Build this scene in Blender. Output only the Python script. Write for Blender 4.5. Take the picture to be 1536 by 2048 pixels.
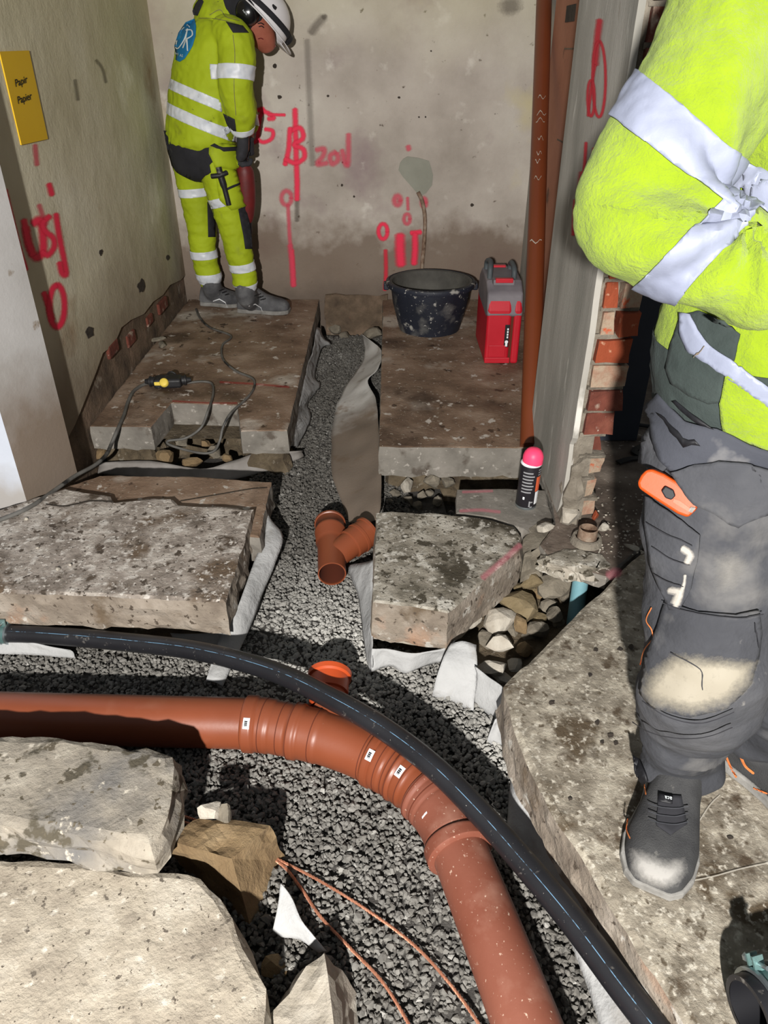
import bpy, bmesh, math, random
import numpy as np
from mathutils import Vector, Matrix, noise
from mathutils.bvhtree import BVHTree
from mathutils.geometry import tessellate_polygon
V = Vector
for o in list(bpy.data.objects): bpy.data.objects.remove(o, do_unlink=True)
S = bpy.context.scene
COL = S.collection
# ---------------------------------------------------------------- camera, world, light
TH = math.radians(32); FPX = 1480.0; CH = 1.3          # pitch down, focal length in px (1536x2048), camera height
cd = bpy.data.cameras.new('camera'); cam = bpy.data.objects.new('camera', cd); COL.objects.link(cam)
cam.location = (0, 0, CH); cam.rotation_euler = (math.pi/2 - TH, 0, 0)
cd.sensor_fit = 'VERTICAL'; cd.sensor_height = 36; cd.sensor_width = 27; cd.lens = FPX/2048*36
cd.clip_start = .02; S.camera = cam
w = bpy.data.worlds.new('world'); S.world = w; w.use_nodes = True
w.node_tree.nodes['Background'].inputs[0].default_value = (.85, .93, 1.0, 1)
w.node_tree.nodes['Background'].inputs[1].default_value = .16
ld = bpy.data.lights.new('work_lamp', 'POINT'); ld.energy = 860; ld.shadow_soft_size = .035; ld.color = (1.0, .97, .93)
lo = bpy.data.objects.new('work_lamp', ld); COL.objects.link(lo); lo.location = (-.29, -1.5, 1.62)
S.view_settings.view_transform = 'Standard'; S.view_settings.look = 'None'
S.view_settings.exposure = 0.25; S.view_settings.gamma = 1; S.view_settings.use_curve_mapping = False
# ---------------------------------------------------------------- pixel -> place (distance from the surface the thing touches)
CT, ST = math.cos(TH), math.sin(TH)
def ray(px, py):
    u = (px-768)/FPX; v = (1024-py)/FPX
    return V((u, CT+v*ST, -ST+v*CT))
O = V((0, 0, CH))
def G(px, py, z=0.0): d = ray(px, py); return O+d*((z-CH)/d.z)      # on the level plane z
def PY(px, py, Y): d = ray(px, py); return O+d*(Y/d.y)              # on the upright plane y=Y
def PX(px, py, X): d = ray(px, py); return O+d*(X/d.x)              # on the upright plane x=X
# ---------------------------------------------------------------- objects
def tag(o, label=None, cat=None, group=None, kind=None):
    if label: o['label'] = label
    if cat: o['category'] = cat
    if group: o['group'] = group
    if kind: o['kind'] = kind
    return o
def thing(name, label, cat, loc, group=None):
    o = bpy.data.objects.new(name, None); COL.objects.link(o); o.location = loc; o.empty_display_size = .05
    return tag(o, label, cat, group)
def root_of(p):
    while p.parent: p = p.parent
    return p
def mk(name, vs, fs, mat, parent=None, smooth=False, label=None, cat=None, group=None, kind=None, base=None):
    """one mesh object out of world-space vertices; base = origin for a top-level mesh"""
    org = root_of(parent).location if parent else (V(base) if base is not None else V((0, 0, 0)))
    me = bpy.data.meshes.new(name)
    me.from_pydata([tuple(V(v)-org) for v in vs], [], [tuple(f) for f in fs])
    me.validate(); me.update()
    if smooth: me.polygons.foreach_set('use_smooth', [True]*len(me.polygons)); me.set_sharp_from_angle(angle=math.radians(48))
    if mat: me.materials.append(mat)
    o = bpy.data.objects.new(name, me); COL.objects.link(o)
    if parent: o.parent = parent
    else: o.location = org
    return tag(o, label, cat, group, kind)
def mkbm(name, bm, mat, parent=None, smooth=False, **k):
    bm.verts.index_update()
    r = mk(name, [v.co.copy() for v in bm.verts], [[v.index for v in f.verts] for f in bm.faces], mat, parent, smooth, **k)
    bm.free(); return r
def bev(o, wd=.004, seg=2):
    m = o.modifiers.new('b', 'BEVEL'); m.width = wd; m.segments = seg; m.limit_method = 'ANGLE'; return o
def solid(o, t=.003, off=0):
    m = o.modifiers.new('s', 'SOLIDIFY'); m.thickness = t; m.offset = off; return o
def box(x0, x1, y0, y1, z0, z1):
    vs = [V((x, y, z)) for z in (z0, z1) for x, y in ((x0, y0), (x1, y0), (x1, y1), (x0, y1))]
    return vs, [(3, 2, 1, 0), (4, 5, 6, 7), (0, 1, 5, 4), (1, 2, 6, 5), (2, 3, 7, 6), (3, 0, 4, 7)]
def spline(pts, n=8):
    """Catmull-Rom through points (any dimension)"""
    P = [np.array(p, float) for p in pts]; P = [2*P[0]-P[1]]+P+[2*P[-1]-P[-2]]; out = []
    for i in range(1, len(P)-2):
        for k in range(n):
            t = k/n; a, b, c, d = P[i-1], P[i], P[i+1], P[i+2]
            out.append(.5*((2*b)+(-a+c)*t+(2*a-5*b+4*c-d)*t*t+(-a+3*b-3*c+d)*t**3))
    out.append(P[-2]); return [V(p) if len(p) == 3 else p for p in out]
def frames(pts):
    n = len(pts); T = [(pts[min(i+1, n-1)]-pts[max(i-1, 0)]).normalized() for i in range(n)]
    up = V((0, 0, 1)) if abs(T[0].z) < .9 else V((0, 1, 0)); a = (up-T[0]*up.dot(T[0])).normalized(); fr = []
    for t in T:
        a = (a-t*a.dot(t)).normalized(); fr.append((t, a, t.cross(a)))
    return fr
def tube_geo(pts, r, seg=12, caps=True):
    rs = r if hasattr(r, '__len__') else [r]*len(pts); fr = frames(pts); vs = []; fs = []
    for p, rr, (t, a, b) in zip(pts, rs, fr):
        for k in range(seg):
            an = 2*math.pi*k/seg; vs.append(p+a*(math.cos(an)*rr)+b*(math.sin(an)*rr))
    for i in range(len(pts)-1):
        for k in range(seg): fs.append((i*seg+k, i*seg+(k+1) % seg, (i+1)*seg+(k+1) % seg, (i+1)*seg+k))
    if caps: fs.append(tuple(range(seg))[::-1]); fs.append(tuple((len(pts)-1)*seg+k for k in range(seg)))
    return vs, fs
def lathe(c, axis, prof, seg=32, up=None):
    """prof: (distance along axis, radius)"""
    t = V(axis).normalized(); u = V(up) if up else (V((0, 0, 1)) if abs(t.z) < .9 else V((0, 1, 0)))
    a = (u-t*u.dot(t)).normalized(); b = t.cross(a); vs = []; fs = []
    for d, r in prof:
        for k in range(seg):
            an = 2*math.pi*k/seg; vs.append(V(c)+t*d+a*(math.cos(an)*r)+b*(math.sin(an)*r))
    for i in range(len(prof)-1):
        for k in range(seg): fs.append((i*seg+k, i*seg+(k+1) % seg, (i+1)*seg+(k+1) % seg, (i+1)*seg+k))
    return vs, fs
def join(*gs):
    vs = []; fs = []
    for a, b in gs:
        n = len(vs); vs += list(a); fs += [tuple(i+n for i in f) for f in b]
    return vs, fs
def N3(p, s=1.0, o=0.0): return noise.noise(V((p[0]*s+o, p[1]*s+o*1.7, p[2]*s-o)))
# ---------------------------------------------------------------- materials (all procedural)
def C(r, g, b): return tuple(((c/255)/12.92 if c/255 <= .04045 else ((c/255+.055)/1.055)**2.4) for c in (r, g, b))+(1,)
def nd(nt, t, **k):
    n = nt.nodes.new(t)
    for a, b in k.items(): setattr(n, a, b)
    return n
def pm(name, stops, scale=8, detail=6, rough=.85, bump=.2, bscale=60, spots=(), zmask=(), metal=0, bdist=.01, spec=.35, stretch=(1, 1, 1), attr=None, bump2=None, sheen=0, coat=0, rvar=0):
    m = bpy.data.materials.new(name); m.use_nodes = True; nt = m.node_tree; L = nt.links; bs = nt.nodes['Principled BSDF']
    tc = nd(nt, 'ShaderNodeTexCoord'); mp = nd(nt, 'ShaderNodeMapping'); mp.inputs['Scale'].default_value = stretch
    L.new(tc.outputs['Object'], mp.inputs[0]); co = mp.outputs[0]
    def nz(s, d=6, off=0, ro=.55):
        n = nd(nt, 'ShaderNodeTexNoise', noise_dimensions='4D'); n.inputs['Scale'].default_value = s; n.inputs['Detail'].default_value = d
        n.inputs['W'].default_value = off; n.inputs['Roughness'].default_value = ro; L.new(co, n.inputs['Vector']); return n.outputs['Fac']
    def ramp(f, lo, hi):
        r = nd(nt, 'ShaderNodeMapRange'); r.inputs[1].default_value = lo; r.inputs[2].default_value = hi; L.new(f, r.inputs[0]); return r.outputs[0]
    def mix(f, a, b):
        x = nd(nt, 'ShaderNodeMix', data_type='RGBA'); L.new(f, x.inputs[0])
        for s, i in ((a, 6), (b, 7)):
            if isinstance(s, tuple): x.inputs[i].default_value = s
            else: L.new(s, x.inputs[i])
        return x.outputs[2]
    if len(stops) == 1: col = stops[0]
    else:
        rp = nd(nt, 'ShaderNodeValToRGB'); e = rp.color_ramp.elements
        while len(e) < len(stops): e.new(.5)
        for i, (c, el) in enumerate(zip(stops, e)): el.position = .3+.4*i/(len(stops)-1); el.color = c
        L.new(nz(scale, detail, 1.3), rp.inputs[0]); col = rp.outputs[0]
    if attr:                                   # a per-piece tone stored on the mesh
        at = nd(nt, 'ShaderNodeAttribute', attribute_name=attr[0]); col = mix(at.outputs['Fac'], col, attr[1])
    for i, s in enumerate(spots):              # (colour, scale, lo, hi[, detail])
        col = mix(ramp(nz(s[1], s[4] if len(s) > 4 else 5, 7.1+3.3*i), s[2], s[3]), col, s[0])
    if zmask:
        sx = nd(nt, 'ShaderNodeSeparateXYZ'); L.new(tc.outputs['Object'], sx.inputs[0])
        for i, (c, ax, a, b, amp, s, mx) in enumerate(zmask):   # colour, axis, from, to, raggedness, noise scale, strength
            ad = nd(nt, 'ShaderNodeMath', operation='MULTIPLY_ADD'); L.new(nz(s, 7, 20+i), ad.inputs[0]); ad.inputs[1].default_value = amp
            L.new(sx.outputs['XYZ'.index(ax)], ad.inputs[2])
            r = ramp(ad.outputs[0], a+amp*.5, b+amp*.5); mm = nd(nt, 'ShaderNodeMath', operation='MULTIPLY'); L.new(r, mm.inputs[0]); mm.inputs[1].default_value = mx
            col = mix(mm.outputs[0], col, c)
    if isinstance(col, tuple): bs.inputs['Base Color'].default_value = col
    else: L.new(col, bs.inputs['Base Color'])
    bs.inputs['Roughness'].default_value = rough; bs.inputs['Metallic'].default_value = metal
    bs.inputs['Specular IOR Level'].default_value = spec
    if rvar: L.new(ramp(nz(scale*2, 4, 50), .3, .7), (r := nd(nt, 'ShaderNodeMapRange')).inputs[0]); r.inputs[3].default_value = rough-rvar; r.inputs[4].default_value = rough+rvar*.5; L.new(r.outputs[0], bs.inputs['Roughness'])
    if sheen: bs.inputs['Sheen Weight'].default_value = sheen
    if coat: bs.inputs['Coat Weight'].default_value = coat
    if bump:
        bp = nd(nt, 'ShaderNodeBump'); bp.inputs['Strength'].default_value = bump; bp.inputs['Distance'].default_value = bdist
        L.new(nz(bscale, 8, 3, .65), bp.inputs['Height'])
        if bump2:
            b2 = nd(nt, 'ShaderNodeBump'); b2.inputs['Strength'].default_value = bump2[0]; b2.inputs['Distance'].default_value = bump2[2]
            L.new(nz(bump2[1], 4, 9), b2.inputs['Height']); L.new(b2.outputs[0], bp.inputs['Normal'])
        L.new(bp.outputs[0], bs.inputs['Normal'])
    return m
def spray(name, col, dens=1.0):
    """sprayed paint: soft, speckled edge from the attribute 'e' (0 at the rim of the stroke, 1 in its middle)"""
    m = bpy.data.materials.new(name); m.use_nodes = True; nt = m.node_tree; L = nt.links; bs = nt.nodes['Principled BSDF']
    bs.inputs['Base Color'].default_value = col; bs.inputs['Roughness'].default_value = .7
    at = nd(nt, 'ShaderNodeAttribute', attribute_name='e'); tc = nd(nt, 'ShaderNodeTexCoord')
    n = nd(nt, 'ShaderNodeTexNoise'); n.inputs['Scale'].default_value = 120; n.inputs['Detail'].default_value = 8; n.inputs['Roughness'].default_value = .7; L.new(tc.outputs['Object'], n.inputs[0])
    ad = nd(nt, 'ShaderNodeMath', operation='MULTIPLY_ADD'); L.new(n.outputs[0], ad.inputs[0]); ad.inputs[1].default_value = .9; L.new(at.outputs['Fac'], ad.inputs[2])
    mr = nd(nt, 'ShaderNodeMapRange'); mr.inputs[1].default_value = .5; mr.inputs[2].default_value = 1.4; mr.inputs[4].default_value = dens; L.new(ad.outputs[0], mr.inputs[0])
    L.new(mr.outputs[0], bs.inputs['Alpha']); return m
M = {}
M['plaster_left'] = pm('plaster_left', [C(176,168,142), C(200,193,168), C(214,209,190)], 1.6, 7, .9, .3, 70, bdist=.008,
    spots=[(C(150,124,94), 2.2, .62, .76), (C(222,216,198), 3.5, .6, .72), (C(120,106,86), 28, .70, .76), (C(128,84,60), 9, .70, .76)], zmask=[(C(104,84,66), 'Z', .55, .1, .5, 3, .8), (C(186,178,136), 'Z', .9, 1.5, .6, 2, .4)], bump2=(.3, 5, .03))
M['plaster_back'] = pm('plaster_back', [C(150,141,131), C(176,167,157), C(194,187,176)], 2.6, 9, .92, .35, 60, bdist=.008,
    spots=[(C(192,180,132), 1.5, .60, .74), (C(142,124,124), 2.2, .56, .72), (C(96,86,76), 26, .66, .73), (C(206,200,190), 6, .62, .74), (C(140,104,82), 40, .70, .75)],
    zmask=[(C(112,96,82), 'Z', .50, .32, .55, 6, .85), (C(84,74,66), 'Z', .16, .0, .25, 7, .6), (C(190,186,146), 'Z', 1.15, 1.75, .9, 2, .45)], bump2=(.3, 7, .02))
M['rubble_wall'] = pm('rubble_wall', [C(70,58,48), C(104,88,72), C(134,112,94)], 9, 8, .95, .8, 40, bdist=.02, spots=[(C(150,140,126), 14, .62, .72), (C(120,62,42), 7, .66, .74)])
M['jamb'] = pm('jamb', [C(160,157,153), C(184,182,180)], 3, 6, .8, .15, 60, zmask=[(C(104,84,62), 'Z', .50, .16, .5, 5, .8)], spots=[(C(120,104,84), 14, .68, .76)])
M['white_paint'] = pm('white_paint', [C(176,182,194), C(192,197,206)], 4, 4, .55, .08, 50, zmask=[(C(150,140,126), 'Z', .12, .0, .2, 12, .7)], spots=[(C(110,104,98), 22, .70, .74)])
M['salmon'] = pm('salmon', [C(150,98,74), C(176,122,98)], 3, 7, .8, .25, 40, spots=[(C(96,68,52), 6, .64, .74), (C(70,62,58), 3, .7, .78)])
M['plaster_nib'] = pm('plaster_nib', [C(128,126,118), C(154,150,142), C(176,172,164)], 3, 8, .9, .3, 60, stretch=(1, 2.5, .45), spots=[(C(200,196,188), 9, .62, .7), (C(110,98,84), 7, .66, .76)], bdist=.006)
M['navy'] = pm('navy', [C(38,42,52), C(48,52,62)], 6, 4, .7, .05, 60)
M['mortar'] = pm('mortar', [C(92,84,72), C(122,114,102), C(146,138,124)], 18, 8, .95, .8, 90, bdist=.01)
M['brick'] = pm('brick', [C(84,44,34), C(106,56,44), C(126,76,60)], 14, 7, .9, .8, 70, bdist=.008, spots=[(C(166,150,134), 16, .58, .70), (C(86,44,34), 9, .60, .72), (C(170,160,146), 60, .64, .70)])
M['brick_orange'] = pm('brick_orange', [C(124,56,32), C(144,68,40)], 10, 6, .9, .6, 80, bdist=.006, spots=[(C(190,150,122), 30, .62, .70), (C(170,156,140), 11, .62, .72)])
M['brick_dirty'] = pm('brick_dirty', [C(140,96,76), C(158,140,120), C(150,100,80)], 20, 7, .95, .7, 80, bdist=.008, spots=[(C(176,84,52), 24, .60, .66)])
def concrete(n, a, b, c, sp=(), **k): return pm(n, [a, b, c], k.pop('scale', 5), 9, k.pop('rough', .9), k.pop('bump', .45), k.pop('bscale', 70), spots=sp, bdist=.008, **k)
M['con_brown'] = concrete('con_brown', C(92,73,58), C(124,102,84), C(156,136,118), [(C(176,166,154), 3.2, .57, .66), (C(72,56,44), 2.6, .55, .66), (C(186,178,168), 22, .63, .665), (C(70,54,42), 15, .62, .66), (C(150,138,124), 60, .62, .65)], scale=6, rough=.75, rvar=.2, bump=.5)
M['con_grey'] = concrete('con_grey', C(104,94,84), C(150,140,130), C(190,182,172), [(C(98,82,66), 4, .53, .62), (C(190,183,174), 24, .56, .63), (C(74,64,54), 38, .59, .64), (C(80,68,56), 10, .58, .65), (C(198,191,182), 75, .58, .64), (C(66,56,48), 90, .61, .64)], scale=15, bump=1, bscale=45)
M['con_moss'] = concrete('con_moss', C(92,86,74), C(140,133,120), C(184,178,166), [(C(64,58,46), 6, .54, .62), (C(70,64,52), 34, .57, .60), (C(188,183,172), 20, .57, .64), (C(64,58,48), 80, .59, .64), (C(190,185,175), 75, .59, .65)], scale=13, bump=1, bscale=50)
M['con_right'] = concrete('con_right', C(96,88,76), C(136,128,114), C(172,164,148), [(C(80,68,52), 7, .56, .64), (C(70,60,48), 2.6, .58, .70), (C(184,177,163), 85, .55, .66), (C(84,74,60), 60, .58, .66), (C(176,168,152), 34, .60, .70), (C(76,64,50), 16, .60, .68)], scale=26, bump=.7)
M['con_pale'] = concrete('con_pale', C(136,126,112), C(164,154,138), C(184,175,160), [(C(160,136,98), 5, .60, .70), (C(98,90,80), 60, .63, .66), (C(112,104,92), 8, .60, .70), (C(198,190,176), 34, .60, .67), (C(84,76,66), 120, .64, .67), (C(90,82,72), 22, .66, .69)], scale=12, bump=1, bscale=40)
M['con_print'] = concrete('con_print', C(112,106,96), C(142,134,121), C(166,158,144), [(C(104,102,100), 3.5, .52, .66), (C(78,72,60), 13, .57, .61), (C(88,80,66), 40, .60, .63), (C(180,172,158), 24, .60, .64)], scale=14, bump=1, bscale=40)
M['con_cut'] = concrete('con_cut', C(100,95,88), C(120,115,107), C(136,130,122), [(C(84,76,68), 12, .58, .66), (C(152,146,138), 40, .61, .65)], scale=10, bump=.35)
M['con_side'] = concrete('con_side', C(104,93,82), C(132,121,108), C(154,144,132), [(C(96,82,66), 9, .55, .64), (C(160,126,102), 4, .62, .72), (C(176,170,160), 18, .61, .65), (C(74,64,54), 50, .60, .64)], scale=12, bump=1, bscale=50)
M['con_floor'] = concrete('con_floor', C(70,60,52), C(100,88,78), C(134,122,110), [(C(170,160,150), 50, .64, .67), (C(56,46,38), 6, .58, .66)], scale=9)
M['earth'] = pm('earth', [C(66,56,44), C(96,84,66), C(122,110,92)], 14, 8, .95, 1.0, 45, bdist=.02, spots=[(C(150,142,128), 30, .62, .70)])
M['gravel_base'] = pm('gravel_base', [C(60,57,54), C(84,81,77)], 40, 6, .95, 1, 90, bdist=.01)
M['gravel'] = pm('gravel', [C(66,64,60), C(86,83,78), C(104,101,95)], 55, 4, .88, .25, 200, attr=('tone', C(176,174,168)), bdist=.003)
M['stone_grey'] = pm('stone_grey', [C(90,84,74), C(124,116,102), C(150,142,128)], 12, 8, .9, .7, 60, bdist=.008, spots=[(C(170,164,150), 20, .62, .7)])
M['stone_pale'] = pm('stone_pale', [C(132,124,110), C(162,154,141), C(182,176,164)], 14, 8, .92, .7, 60, bdist=.008)
M['stone_ochre'] = pm('stone_ochre', [C(88,76,56), C(116,102,76), C(136,122,96)], 9, 8, .9, .7, 60, bdist=.008, spots=[(C(150,100,46), 6, .63, .7), (C(90,84,74), 5, .58, .68)])
M['stone_brown'] = pm('stone_brown', [C(92,72,48), C(120,100,72), C(144,126,98)], 7, 9, .9, .9, 30, bdist=.012, stretch=(1, 1, .6), spots=[(C(150,118,74), 5, .6, .7), (C(78,64,48), 9, .62, .72)])
M['felt'] = pm('felt', [C(146,146,145), C(176,176,175)], 6, 5, .95, .5, 120, bdist=.004, bump2=(.7, 16, .015), spots=[(C(120,112,102), 7, .58, .72)])
M['felt_dirty'] = pm('felt_dirty', [C(180,176,170), C(206,204,200)], 6, 5, .95, .35, 120, bdist=.004, zmask=[(C(104,88,72), 'Y', .15, -.15, .5, 7, .9)], spots=[(C(130,112,94), 9, .56, .68)])
M['plastic_grey'] = pm('plastic_grey', [C(112,106,100), C(150,146,142)], 8, 5, .5, .3, 60, bdist=.004)
M['pipe_orange'] = pm('pipe_orange', [C(110,55,32), C(124,65,41)], 3, 4, .42, .03, 90, spots=[(C(136,90,70), 5, .60, .85), (C(160,130,110), 170, .72, .76)], rvar=.12, spec=.45)
M['pipe_dusty'] = pm('pipe_dusty', [C(112,62,46), C(130,80,64)], 5, 6, .6, .05, 90, spots=[(C(150,110,94), 9, .56, .8), (C(184,158,140), 120, .63, .70)], spec=.4)
M['pipe_bright'] = pm('pipe_bright', [C(170,66,28), C(180,74,34)], 4, 4, .42, .02, 60, spec=.45)
M['pipe_brown'] = pm('pipe_brown', [C(98,46,22), C(110,54,28)], 3, 4, .4, .02, 60, spots=[(C(150,110,84), 60, .72, .78)], spec=.45)
M['groove'] = pm('groove', [C(84,36,18)], bump=0)
M['sticker'] = pm('sticker', [C(226,228,230)], rough=.5, bump=0)
M['ink'] = pm('ink', [C(16,16,20)], rough=.6, bump=0)
M['hose'] = pm('hose', [C(22,22,25), C(34,34,37)], 6, 5, .36, .05, 90, spots=[(C(120,116,110), 55, .64, .78, 8), (C(150,146,138), 150, .68, .74)], spec=.5)
M['hose_stripe'] = pm('hose_stripe', [C(96,130,156)], rough=.5, bump=0, spots=[(C(40,42,46), 45, .46, .56)])
M['steel'] = pm('steel', [C(150,160,164), C(176,184,186)], 20, 4, .32, .05, 90, metal=.9)
M['teal_steel'] = pm('teal_steel', [C(60,104,104), C(120,140,136)], 20, 4, .45, .1, 90, metal=.5)
M['rust_steel'] = pm('rust_steel', [C(92,70,56), C(140,118,100), C(168,156,140)], 30, 7, .7, .5, 90, metal=.3)
M['blue_pipe'] = pm('blue_pipe', [C(84,128,138), C(116,156,164)], 9, 6, .7, .2, 80, spots=[(C(90,84,72), 9, .60, .7)])
M['copper'] = pm('copper', [C(160,104,80), C(196,140,112)], 60, 4, .45, .1, 200, metal=.6)
M['cable'] = pm('cable', [C(72,70,66), C(104,102,98)], 12, 4, .6, .1, 120, spots=[(C(30,30,30), 6, .56, .62)])
M['black_plastic'] = pm('black_plastic', [C(24,24,26), C(38,38,40)], 8, 4, .5, .1, 90, spots=[(C(110,104,96), 24, .62, .72)])
M['yellow_plastic'] = pm('yellow_plastic', [C(222,196,84)], rough=.5, bump=0)
M['bucket'] = pm('bucket', [C(24,27,36), C(38,42,54)], 5, 5, .55, .15, 80, spots=[(C(150,148,142), 18, .61, .68), (C(100,99,96), 7, .57, .72), (C(180,178,172), 60, .64, .68)])
M['bucket_in'] = pm('bucket_in', [C(64,62,58), C(92,90,84)], 9, 5, .85, .3, 80)
M['red_plastic'] = pm('red_plastic', [C(170,18,34), C(190,30,46)], 5, 4, .45, .04, 90, spots=[(C(188,110,112), 10, .66, .85)])
M['grey_plastic'] = pm('grey_plastic', [C(92,88,92), C(126,120,124)], 7, 4, .6, .05, 90)
M['dark_plastic'] = pm('dark_plastic', [C(62,68,72), C(84,90,92)], 7, 4, .6, .05, 90)
M['can_black'] = pm('can_black', [C(30,28,32), C(38,36,40)], 9, 3, .35, 0, 90)
M['can_pink'] = pm('can_pink', [C(240,62,104), C(246,74,116)], 9, 3, .45, 0, 90)
M['can_orange'] = pm('can_orange', [C(206,92,56)], rough=.4, bump=0)
M['can_grey'] = pm('can_grey', [C(140,140,142)], rough=.4, bump=0)
M['sign_yellow'] = pm('sign_yellow', [C(206,164,14), C(214,172,20)], 3, 3, .5, .03, 60)
M['patch'] = pm('patch', [C(132,132,120), C(146,146,134)], 9, 6, .9, .2, 70)
M['white_card'] = pm('white_card', [C(222,224,230)], rough=.6, bump=0)
M['hole'] = pm('hole', [C(46,40,36), C(70,62,54)], 30, 6, .95, .8, 60)
M['stain'] = pm('stain', [C(92,82,70), C(120,106,90)], 30, 6, .95, .3, 60)
M['red_spray'] = spray('red_spray', C(236,34,74), .95)
M['pink_spray'] = spray('pink_spray', C(222,70,96), .6)
M['deep_spray'] = spray('deep_spray', C(206,30,54), .85)
M['pink_floor'] = spray('pink_floor', C(216,126,138), .42)
M['lime_line'] = spray('lime_line', C(176,170,158), .8); M['dark_line'] = spray('dark_line', C(40,34,28), .95)
M['drip'] = spray('drip', C(100,92,82), .3)
M['line_spray'] = spray('line_spray', C(170,40,40), .45)
M['grey_smear'] = spray('grey_smear', C(84,74,62), .42)
# ---------------------------------------------------------------- shapes shared by many things
def resample(poly, step):
    out = []; n = len(poly)
    for i in range(n):
        a, b = V(poly[i]), V(poly[(i+1) % n]); k = max(1, int((b-a).length/step))
        for j in range(k): out.append((a.lerp(b, j/k), i))
    return out
def inset(poly, d):
    n = len(poly); A = sum(poly[i].x*poly[(i+1) % n].y-poly[(i+1) % n].x*poly[i].y for i in range(n)); s = 1 if A > 0 else -1; out = []
    for i in range(n):
        p, q, r = poly[i-1], poly[i], poly[(i+1) % n]
        e1 = (q-p); e2 = (r-q); e1.z = e2.z = 0
        n1 = V((-e1.y, e1.x, 0)).normalized()*s; n2 = V((-e2.y, e2.x, 0)).normalized()*s
        m = (n1+n2); m = m.normalized() if m.length > 1e-6 else n1
        out.append(q+m*(d/max(.5, m.dot(n1))))
    return out
def slab_geo(poly, zt, th, jit=.006, step=.025, seed=0, chip=.012, flare=0.0, smoothedges=(), uneven=.0025):
    """cast slab: outline poly (xy), top zt, thickness; broken edges jitter, chipped arris, uneven flanks"""
    poly = [V((p[0], p[1], 0)) for p in poly]; n = len(poly)
    A = sum(poly[i].x*poly[(i+1) % n].y-poly[(i+1) % n].x*poly[i].y for i in range(n))
    if A < 0: poly = poly[::-1]; smoothedges = [(n-2-e) % n for e in smoothedges]
    rs = resample(poly, step); m = len(rs); P = [p for p, e in rs]; E = [e for p, e in rs]
    nr = []
    for i in range(m):
        t = P[(i+1) % m]-P[i-1]; nr.append(V((t.y, -t.x, 0)).normalized())
    rows = []
    def ring(off, z, amp, zamp, sc, sd):
        r = []
        for i in range(m):
            a = amp*(.15 if E[i] in smoothedges else 1)
            q = P[i]+nr[i]*(off+a*(N3((P[i].x, P[i].y, z*3), sc, sd)+.6*N3((P[i].x, P[i].y, z*3), sc*3.1, sd+5)))
            r.append(V((q.x, q.y, z+zamp*(.2 if E[i] in smoothedges else 1)*(N3(P[i], sc*2, sd+9)-.25))))
        return r
    rows.append(ring(-chip*1.3, zt, jit*.6, 0, 9, seed))
    rows.append(ring(-chip*.2, zt-chip*.35, jit, chip*.5, 11, seed))
    for k in range(1, 4): rows.append(ring(flare*k/3+.001, zt-th*k/3.6-chip*.3, jit*1.3, th*.05, 13, seed+k*.31))
    rows.append(ring(flare, zt-th, jit*1.6, th*.12, 12, seed+2))
    vs = [v for r in rows for v in r]; fs = []
    for k in range(len(rows)-1):
        for i in range(m): fs.append((k*m+i, (k+1)*m+i, (k+1)*m+(i+1) % m, k*m+(i+1) % m))
    fs.append(tuple(reversed([(len(rows)-1)*m+i for i in range(m)])))
    p2, f2 = poly2d([(v.x, v.y) for v in rows[0]], .06); n0 = len(vs)          # triangulated, slightly uneven top
    for k, (x, y) in enumerate(p2[m:]): vs.append(V((x, y, zt+uneven*(N3((x, y, 0), 9, seed)+.5*N3((x, y, 0), 24, seed)))))
    fs += [tuple(i if i < m else n0+i-m for i in f) for f in f2]
    return vs, fs
def slab(name, poly, zt, th, mat, sidemat=None, label=None, cat=None, kind=None, parent=None, **k):
    vs, fs = slab_geo(poly, zt, th, **k)
    c = sum((V((p[0], p[1], 0)) for p in poly), V((0, 0, 0)))/len(poly)
    o = mk(name, vs, fs, mat, parent, label=label, cat=cat, kind=kind, base=(c.x, c.y, zt-th))
    if sidemat:
        o.data.materials.append(sidemat)
        for p in o.data.polygons: p.material_index = 1 if p.normal.z < .55 else 0
    return o
def rock_geo(c, r, seed, cuts=12, sub=2, rot=None, rough=.07):
    rnd = random.Random(seed); bm = bmesh.new(); bmesh.ops.create_icosphere(bm, subdivisions=sub, radius=1)
    pl = []
    for i in range(cuts):
        d = V((rnd.gauss(0, 1), rnd.gauss(0, 1), rnd.gauss(0, 1))).normalized(); pl.append((d, rnd.uniform(.42, .80)))
    R = rot if rot is not None else Matrix.Rotation(rnd.uniform(0, 6.28), 3, 'Z')
    vs = []
    for v in bm.verts:
        p = v.co.copy()
        for d, h in pl:
            e = p.dot(d)-h
            if e > 0: p -= d*e
        p *= 1+rough*N3(p, 2.3, seed*1.37)+rough*.5*N3(p, 6, seed)
        p = V((p.x*r[0], p.y*r[1], p.z*r[2])); vs.append(R@p+V(c))
    fs = [[v.index for v in f.verts] for f in bm.faces]; bm.free(); return vs, fs
def rock(name, c, r, seed, mat, label, cat='stone', group=None, **k):
    vs, fs = rock_geo(c, r, seed, **k); zmin = min(v.z for v in vs)
    return mk(name, vs, fs, mat, label=label, cat=cat, group=group, base=(c[0], c[1], zmin))
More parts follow.
